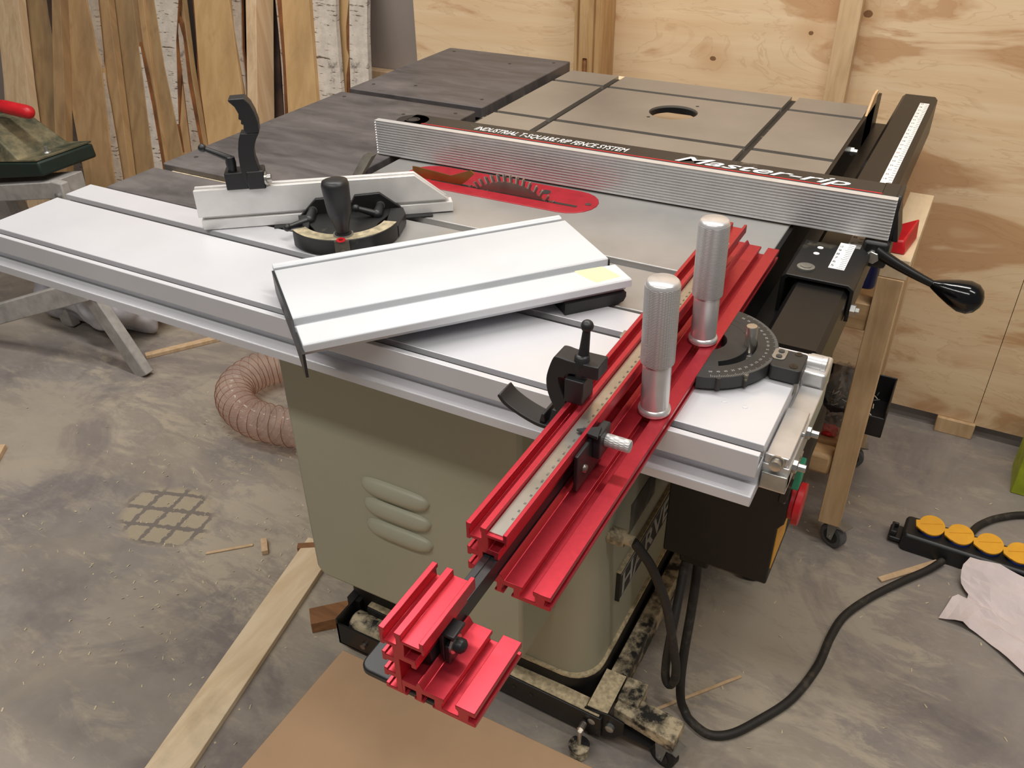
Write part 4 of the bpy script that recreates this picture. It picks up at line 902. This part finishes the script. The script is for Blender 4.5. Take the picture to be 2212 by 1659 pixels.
# ================================================================== BOARDS leaning on the grey wall
BD = {
'b1a':(0.0,[(-3.139,1.783),(-3.083,0.844),(-3.065,0.589),(-3.066,0.298),(-3.056,0.000)],[(-3.075,1.783),(-3.019,0.848),(-3.004,0.577),(-2.987,0.314),(-2.976,0.000)]),
'b1b':(-0.006,[(-3.084,1.803),(-3.010,0.850),(-2.996,0.579),(-2.978,0.317),(-2.943,0.000)],[(-3.028,1.803),(-2.955,0.853),(-2.928,0.590),(-2.889,0.326),(-2.853,0.000)]),
'b2':(0.03,[(-3.128,1.683),(-3.006,0.844),(-2.978,0.577),(-2.938,0.308),(-2.919,0.000)],[(-2.977,1.683),(-2.856,0.855),(-2.838,0.754),(-2.836,0.708),(-2.850,0.262),(-2.834,0.000)]),
'b2bark':(0.026,[(-2.906,1.697),(-2.851,0.856),(-2.844,0.811),(-2.831,0.756)],[(-2.884,1.697),(-2.829,0.857),(-2.829,0.815),(-2.831,0.756)]),
'b3':(-0.03,[(-2.741,1.883),(-2.753,0.871),(-2.764,0.592),(-2.767,0.294),(-2.771,0.000)],[(-2.700,1.883),(-2.712,0.874),(-2.709,0.682),(-2.715,0.286),(-2.719,0.000)]),
'b4back':(0.06,[(-2.836,0.659),(-2.826,0.564),(-2.826,0.257),(-2.794,0.000)],[(-2.813,0.654),(-2.776,0.477),(-2.726,0.276),(-2.692,0.000)]),
'b4':(0.0,[(-2.864,1.783),(-2.746,0.867),(-2.745,0.673),(-2.710,0.533),(-2.655,0.306),(-2.594,0.000)],[(-2.743,1.783),(-2.625,0.875),(-2.563,0.677),(-2.546,0.552),(-2.516,0.357),(-2.445,0.000)]),
'b5barkA':(0.004,[(-2.796,1.770),(-2.630,0.874),(-2.604,0.789),(-2.567,0.672)],[(-2.748,1.770),(-2.583,0.877),(-2.565,0.731),(-2.564,0.669)]),
'b5barkB':(0.004,[(-2.566,0.675),(-2.553,0.572),(-2.522,0.355),(-2.455,0.000)],[(-2.562,0.669),(-2.536,0.574),(-2.488,0.367),(-2.420,0.000)]),
'b5':(0.02,[(-2.708,1.717),(-2.603,0.873),(-2.585,0.670),(-2.556,0.568),(-2.509,0.359),(-2.438,0.000)],[(-2.652,1.717),(-2.548,0.877),(-2.513,0.664),(-2.463,0.366),(-2.390,0.000)]),
'b6':(0.05,[(-2.711,1.617),(-2.581,0.870),(-2.547,0.654),(-2.496,0.352),(-2.434,0.000)],[(-2.599,1.617),(-2.471,0.878),(-2.447,0.746),(-2.426,0.628),(-2.382,0.395),(-2.313,0.000)]),
'b6bark':(0.052,[(-2.447,0.746),(-2.433,0.672),(-2.416,0.576),(-2.385,0.394),(-2.302,0.000)],[(-2.445,0.746),(-2.424,0.673),(-2.394,0.579),(-2.350,0.406),(-2.265,0.000)]),
'b6inner':(0.056,[(-2.453,0.758),(-2.442,0.677),(-2.425,0.574),(-2.394,0.391),(-2.312,0.000)],[(-2.448,0.758),(-2.416,0.673),(-2.390,0.578),(-2.348,0.405),(-2.263,0.000)]),
'b7':(0.07,[(-2.622,1.550),(-2.494,0.873),(-2.470,0.754),(-2.429,0.641),(-2.364,0.399),(-2.269,0.000)],[(-2.573,1.550),(-2.445,0.877),(-2.412,0.691),(-2.350,0.415),(-2.250,0.000)]),
'b8':(0.08,[(-2.593,1.517),(-2.457,0.874),(-2.423,0.688),(-2.360,0.411),(-2.262,0.000)],[(-2.544,1.517),(-2.409,0.878),(-2.365,0.693),(-2.310,0.526),(-2.284,0.440),(-2.179,0.000)]),
'b9barkA':(0.082,[(-2.447,1.510),(-2.411,0.877),(-2.395,0.795),(-2.357,0.663),(-2.310,0.525)],[(-2.340,1.510),(-2.305,0.884),(-2.315,0.768),(-2.311,0.685),(-2.304,0.526)]),
'b9inner':(0.084,[(-2.442,1.503),(-2.415,0.877),(-2.401,0.794),(-2.364,0.662),(-2.317,0.524),(-2.293,0.437)],[(-2.329,1.503),(-2.302,0.884),(-2.311,0.768),(-2.291,0.686),(-2.304,0.525),(-2.284,0.442)]),
'b9':(0.09,[(-2.313,0.767),(-2.307,0.523),(-2.291,0.436),(-2.214,0.000)],[(-2.300,0.718),(-2.271,0.584),(-2.249,0.456),(-2.169,0.000)]),
'b9barkB':(0.086,[(-2.314,0.834),(-2.298,0.712),(-2.267,0.550),(-2.250,0.461),(-2.148,0.000)],[(-2.288,0.777),(-2.265,0.648),(-2.214,0.480),(-2.108,0.000)]),
'b9innerB':(0.088,[(-2.319,0.856),(-2.304,0.711),(-2.273,0.549),(-2.255,0.459),(-2.152,0.000)],[(-2.295,0.819),(-2.258,0.648),(-2.210,0.480),(-2.103,0.000)]),
'b11':(0.1,[(-2.431,1.450),(-2.318,0.881),(-2.282,0.697),(-2.222,0.468),(-2.105,0.000)],[(-2.418,1.450),(-2.305,0.882),(-2.269,0.699),(-2.210,0.471),(-2.092,0.000)]),
'b12inner':(0.122,[(-2.343,1.377),(-2.283,0.880),(-2.266,0.742),(-2.258,0.647),(-2.217,0.477),(-2.109,0.000)],[(-2.335,1.377),(-2.275,0.880),(-2.259,0.742),(-2.242,0.621),(-2.211,0.477),(-2.103,0.000)]),
'b12':(0.118,[(-2.367,1.390),(-2.275,0.881),(-2.259,0.743),(-2.242,0.622),(-2.210,0.479),(-2.097,0.000)],[(-2.218,1.390),(-2.128,0.891),(-2.086,0.713),(-2.041,0.536),(-1.914,0.000)]),
'b12bark':(0.124,[(-2.183,1.370),(-2.123,0.890),(-2.109,0.811),(-2.081,0.712),(-2.062,0.647)],[(-2.146,1.370),(-2.086,0.893),(-2.077,0.758),(-2.061,0.687),(-2.051,0.601)]),
'b12innerR':(0.128,[(-2.207,1.357),(-2.141,0.889),(-2.119,0.783),(-2.096,0.710),(-2.065,0.622)],[(-2.149,1.357),(-2.084,0.892),(-2.075,0.758),(-2.060,0.687),(-2.050,0.600)]),
'b13':(0.18,[(-2.171,1.183),(-2.149,0.880),(-2.128,0.696),(-2.111,0.546),(-2.059,0.000)],[(-2.135,1.183),(-2.113,0.883),(-2.105,0.685),(-2.096,0.548),(-2.044,0.000)]),
'b15':(0.2,[(-2.060,1.117),(-2.038,0.885),(-2.025,0.722),(-2.012,0.549),(-1.943,0.000)],[(-2.032,1.117),(-2.010,0.887),(-1.989,0.705),(-1.965,0.569),(-1.893,0.000)]),
'b16bark':(0.174,[(-2.046,1.203),(-1.992,0.892),(-1.977,0.816),(-1.959,0.714),(-1.940,0.578),(-1.866,0.000)],[(-2.037,1.203),(-1.983,0.892),(-1.971,0.817),(-1.952,0.714),(-1.937,0.579),(-1.862,0.000)]),
'b16inner':(0.172,[(-2.041,1.210),(-1.984,0.893),(-1.969,0.817),(-1.951,0.715),(-1.936,0.579),(-1.867,0.000)],[(-2.023,1.210),(-1.967,0.894),(-1.955,0.818),(-1.940,0.716),(-1.924,0.584),(-1.855,0.000)]),
'b16':(0.17,[(-2.019,1.217),(-1.965,0.894),(-1.954,0.819),(-1.939,0.716),(-1.922,0.585),(-1.834,0.000)],[(-1.912,1.217),(-1.860,0.901),(-1.838,0.777),(-1.812,0.631),(-1.717,0.000)]),
'b17inner':(0.188,[(-1.922,1.157),(-1.876,0.897),(-1.852,0.773),(-1.826,0.622),(-1.723,0.000)],[(-1.906,1.157),(-1.861,0.899),(-1.841,0.774),(-1.817,0.623),(-1.714,0.000)]),
'b17bark':(0.186,[(-1.901,1.163),(-1.865,0.899),(-1.856,0.852),(-1.839,0.749),(-1.819,0.626),(-1.707,0.000)],[(-1.808,1.163),(-1.773,0.905),(-1.767,0.843),(-1.751,0.757),(-1.731,0.656),(-1.614,0.000)]),
'b18':(0.22,[(-1.808,1.050),(-1.800,0.898),(-1.784,0.805),(-1.757,0.649),(-1.674,0.000)],[(-1.758,1.050),(-1.750,0.901),(-1.755,0.829),(-1.749,0.770),(-1.737,0.751),(-1.744,0.699),(-1.740,0.650),(-1.657,0.000)]),
'b18inner':(0.224,[(-1.776,1.037),(-1.766,0.900),(-1.761,0.828),(-1.755,0.762),(-1.748,0.649),(-1.704,0.000)],[(-1.761,1.037),(-1.751,0.901),(-1.744,0.807),(-1.736,0.751),(-1.729,0.651),(-1.684,0.000)]),
'b19bark':(0.215,[(-1.760,1.067),(-1.745,0.902),(-1.734,0.778),(-1.721,0.670),(-1.633,0.000)],[(-1.695,1.067),(-1.680,0.907),(-1.672,0.815),(-1.654,0.690),(-1.564,0.000)]),
'b14':(0.1,[(-2.079,1.450),(-2.045,0.899),(-2.035,0.741),(-2.025,0.576),(-1.988,0.000)],[(-2.038,1.450),(-2.004,0.902),(-1.995,0.745),(-1.984,0.578),(-1.947,0.000)]),
}
def slab(k, t_=.018):
    off, L, R_ = BD[k]
    P = L + R_[::-1]; n = len(P)
    yy = lambda z: 1.72 + off + .3 * z
    vs = [(x, yy(z), z) for x, z in P] + [(x, yy(z) + t_, z) for x, z in P]
    return MB().put(vs, [tuple(range(n)), tuple(range(n, 2 * n))[::-1]] + [(i, (i + 1) % n, n + (i + 1) % n, n + i) for i in range(n)])
def board(label, k, mat, parts=(), t_=.018):
    off, L, R_ = BD[k]
    p = thing('leaning_board', ((L[-1][0] + R_[-1][0]) / 2, 1.72 + off, 0), label, 'board', 'boards leaning against the grey wall')
    obj('plank', slab(k, t_), mat, p, bevel=.0008)
    for nm, kk, mt_ in parts: obj(nm, slab(kk, .008), mt_, p)
board('leftmost pale planed plank leaning at the left edge', 'b1a', 'pale', t_=.03)
board('second pale planed plank, right of the leftmost one', 'b1b', 'pale', t_=.03)
board('wide tan board behind the two pale planks', 'b2', 'tan2', [('bark_edge', 'b2bark', 'darkbark')])
board('narrow upright slat with a rough sawn edge, third from the left', 'b3', 'tan', t_=.03)
board('dark bark covered board seen in the gap beside the narrow slat', 'b4back', 'worn')
board('wide tan board crossing in front of a mottled bark strip', 'b4', 'tan', [('bark_edge', 'b5barkA', 'bark2'), ('bark_edge', 'b5barkB', 'bark2')])
board('tan board with a pale right edge beside a mottled bark strip', 'b5', 'tan', t_=.025)
board('grey stained board left of a long white bark strip', 'b6', 'tan2', [('bark_edge', 'b6bark', 'bark'), ('inner_edge', 'b6inner', 'inner')])
board('narrow tan board right of a long white bark strip', 'b7', 'tan')
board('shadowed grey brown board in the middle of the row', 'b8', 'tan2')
board('birch slab with two white bark bands meeting in a V', 'b9', 'tan', [('bark_edge', 'b9barkA', 'bark'), ('inner_edge', 'b9inner', 'inner'), ('bark_edge', 'b9barkB', 'bark2'), ('inner_edge', 'b9innerB', 'inner')])
board('thin pale board seen edge on right of the V shaped bark', 'b11', 'tan2', t_=.02)
board('wide golden board with bark on its right, left of the square post', 'b12', 'yel', [('inner_edge', 'b12inner', 'inner'), ('bark_edge', 'b12bark', 'bark2'), ('inner_edge', 'b12innerR', 'inner')])
board('dark brown board left of the square post', 'b13', 'darkbark')
p = thing('square_post', (-1.94, 1.82, 0), 'pale square post leaning among the boards', 'post')
off, L, R_ = BD['b14']
R2_ = [(x + .056, z) for x, z in R_]
m = MB(); yy = lambda z: 1.72 + off + .3 * z
q_ = lambda i, ch, d: (ch[i][0], yy(ch[i][1]) + d, ch[i][1])
n_ = len(L)
m.rings([[q_(i, L, 0), (R_[i][0], yy(L[i][1]), L[i][1]), (R_[i][0] + .004, yy(L[i][1]) + .075, L[i][1]), (L[i][0], yy(L[i][1]) + .075, L[i][1])] for i in range(n_)])
obj('post_body', m, 'pale', p, bevel=.002)
board('dark board right of the pale square post', 'b15', 'darkbark')
board('wide golden board between thin bark edges, right of the square post', 'b16', 'yel', [('bark_edge', 'b16bark', 'bark2'), ('inner_edge', 'b16inner', 'inner')])
board('board with its full face in white birch bark and dark dashes', 'b17bark', 'bark', [('inner_edge', 'b17inner', 'inner')])
board('narrow orange board with a wavy edge between two bark slabs', 'b18', 'yel', [('inner_edge', 'b18inner', 'inner')])
board('rightmost birch bark slab of the leaning row', 'b19bark', 'bark')

# ================================================================== LIGHT
def tube_light(x, y, z, sx, sy, e, rz=0, col=(1, .965, .915)):
    l = bpy.data.lights.new('ceiling_tube', 'AREA'); l.shape = 'RECTANGLE'; l.size = sx; l.size_y = sy; l.energy = e; l.color = col
    o = bpy.data.objects.new('ceiling_tube', l); COL.objects.link(o); o.location = (x, y, z); o.rotation_euler = (0, 0, rz)
for x, y, e in ((-1.2, -.55, 19), (.1, -.55, 18), (-1.6, 1.2, 24), (-.2, 1.2, 25), (1.1, .6, 17), (-2.7, .2, 9)):
    tube_light(x, y, 2.75, 1.25, .16, e)
wd = bpy.data.worlds.new('room'); S.world = wd; wd.use_nodes = True
wd.node_tree.nodes['Background'].inputs[0].default_value = lin((214, 210, 206)); wd.node_tree.nodes['Background'].inputs[1].default_value = .24

# ================================================================== CAMERA
cam = bpy.data.cameras.new('camera'); cam.sensor_fit = 'HORIZONTAL'; cam.sensor_width = 36; cam.lens = 36 * 1872 / 2212; cam.clip_start = .02
co = bpy.data.objects.new('camera', cam); COL.objects.link(co)
R = Matrix(((0.8801216, 0.47459025, -0.01224998), (0.25438889, -0.49323295, -0.83186991), (-0.40083944, 0.72903042, -0.55483547)))
c2w = R.transposed() @ Matrix(((1, 0, 0), (0, -1, 0), (0, 0, -1)))
co.matrix_world = Matrix.Translation((0, 0, 1.375)) @ c2w.to_4x4()
S.camera = co
S.view_settings.view_transform = 'Standard'; S.view_settings.look = 'None'; S.view_settings.gamma = 1; S.view_settings.use_curve_mapping = False
S.view_settings.exposure = 0.0
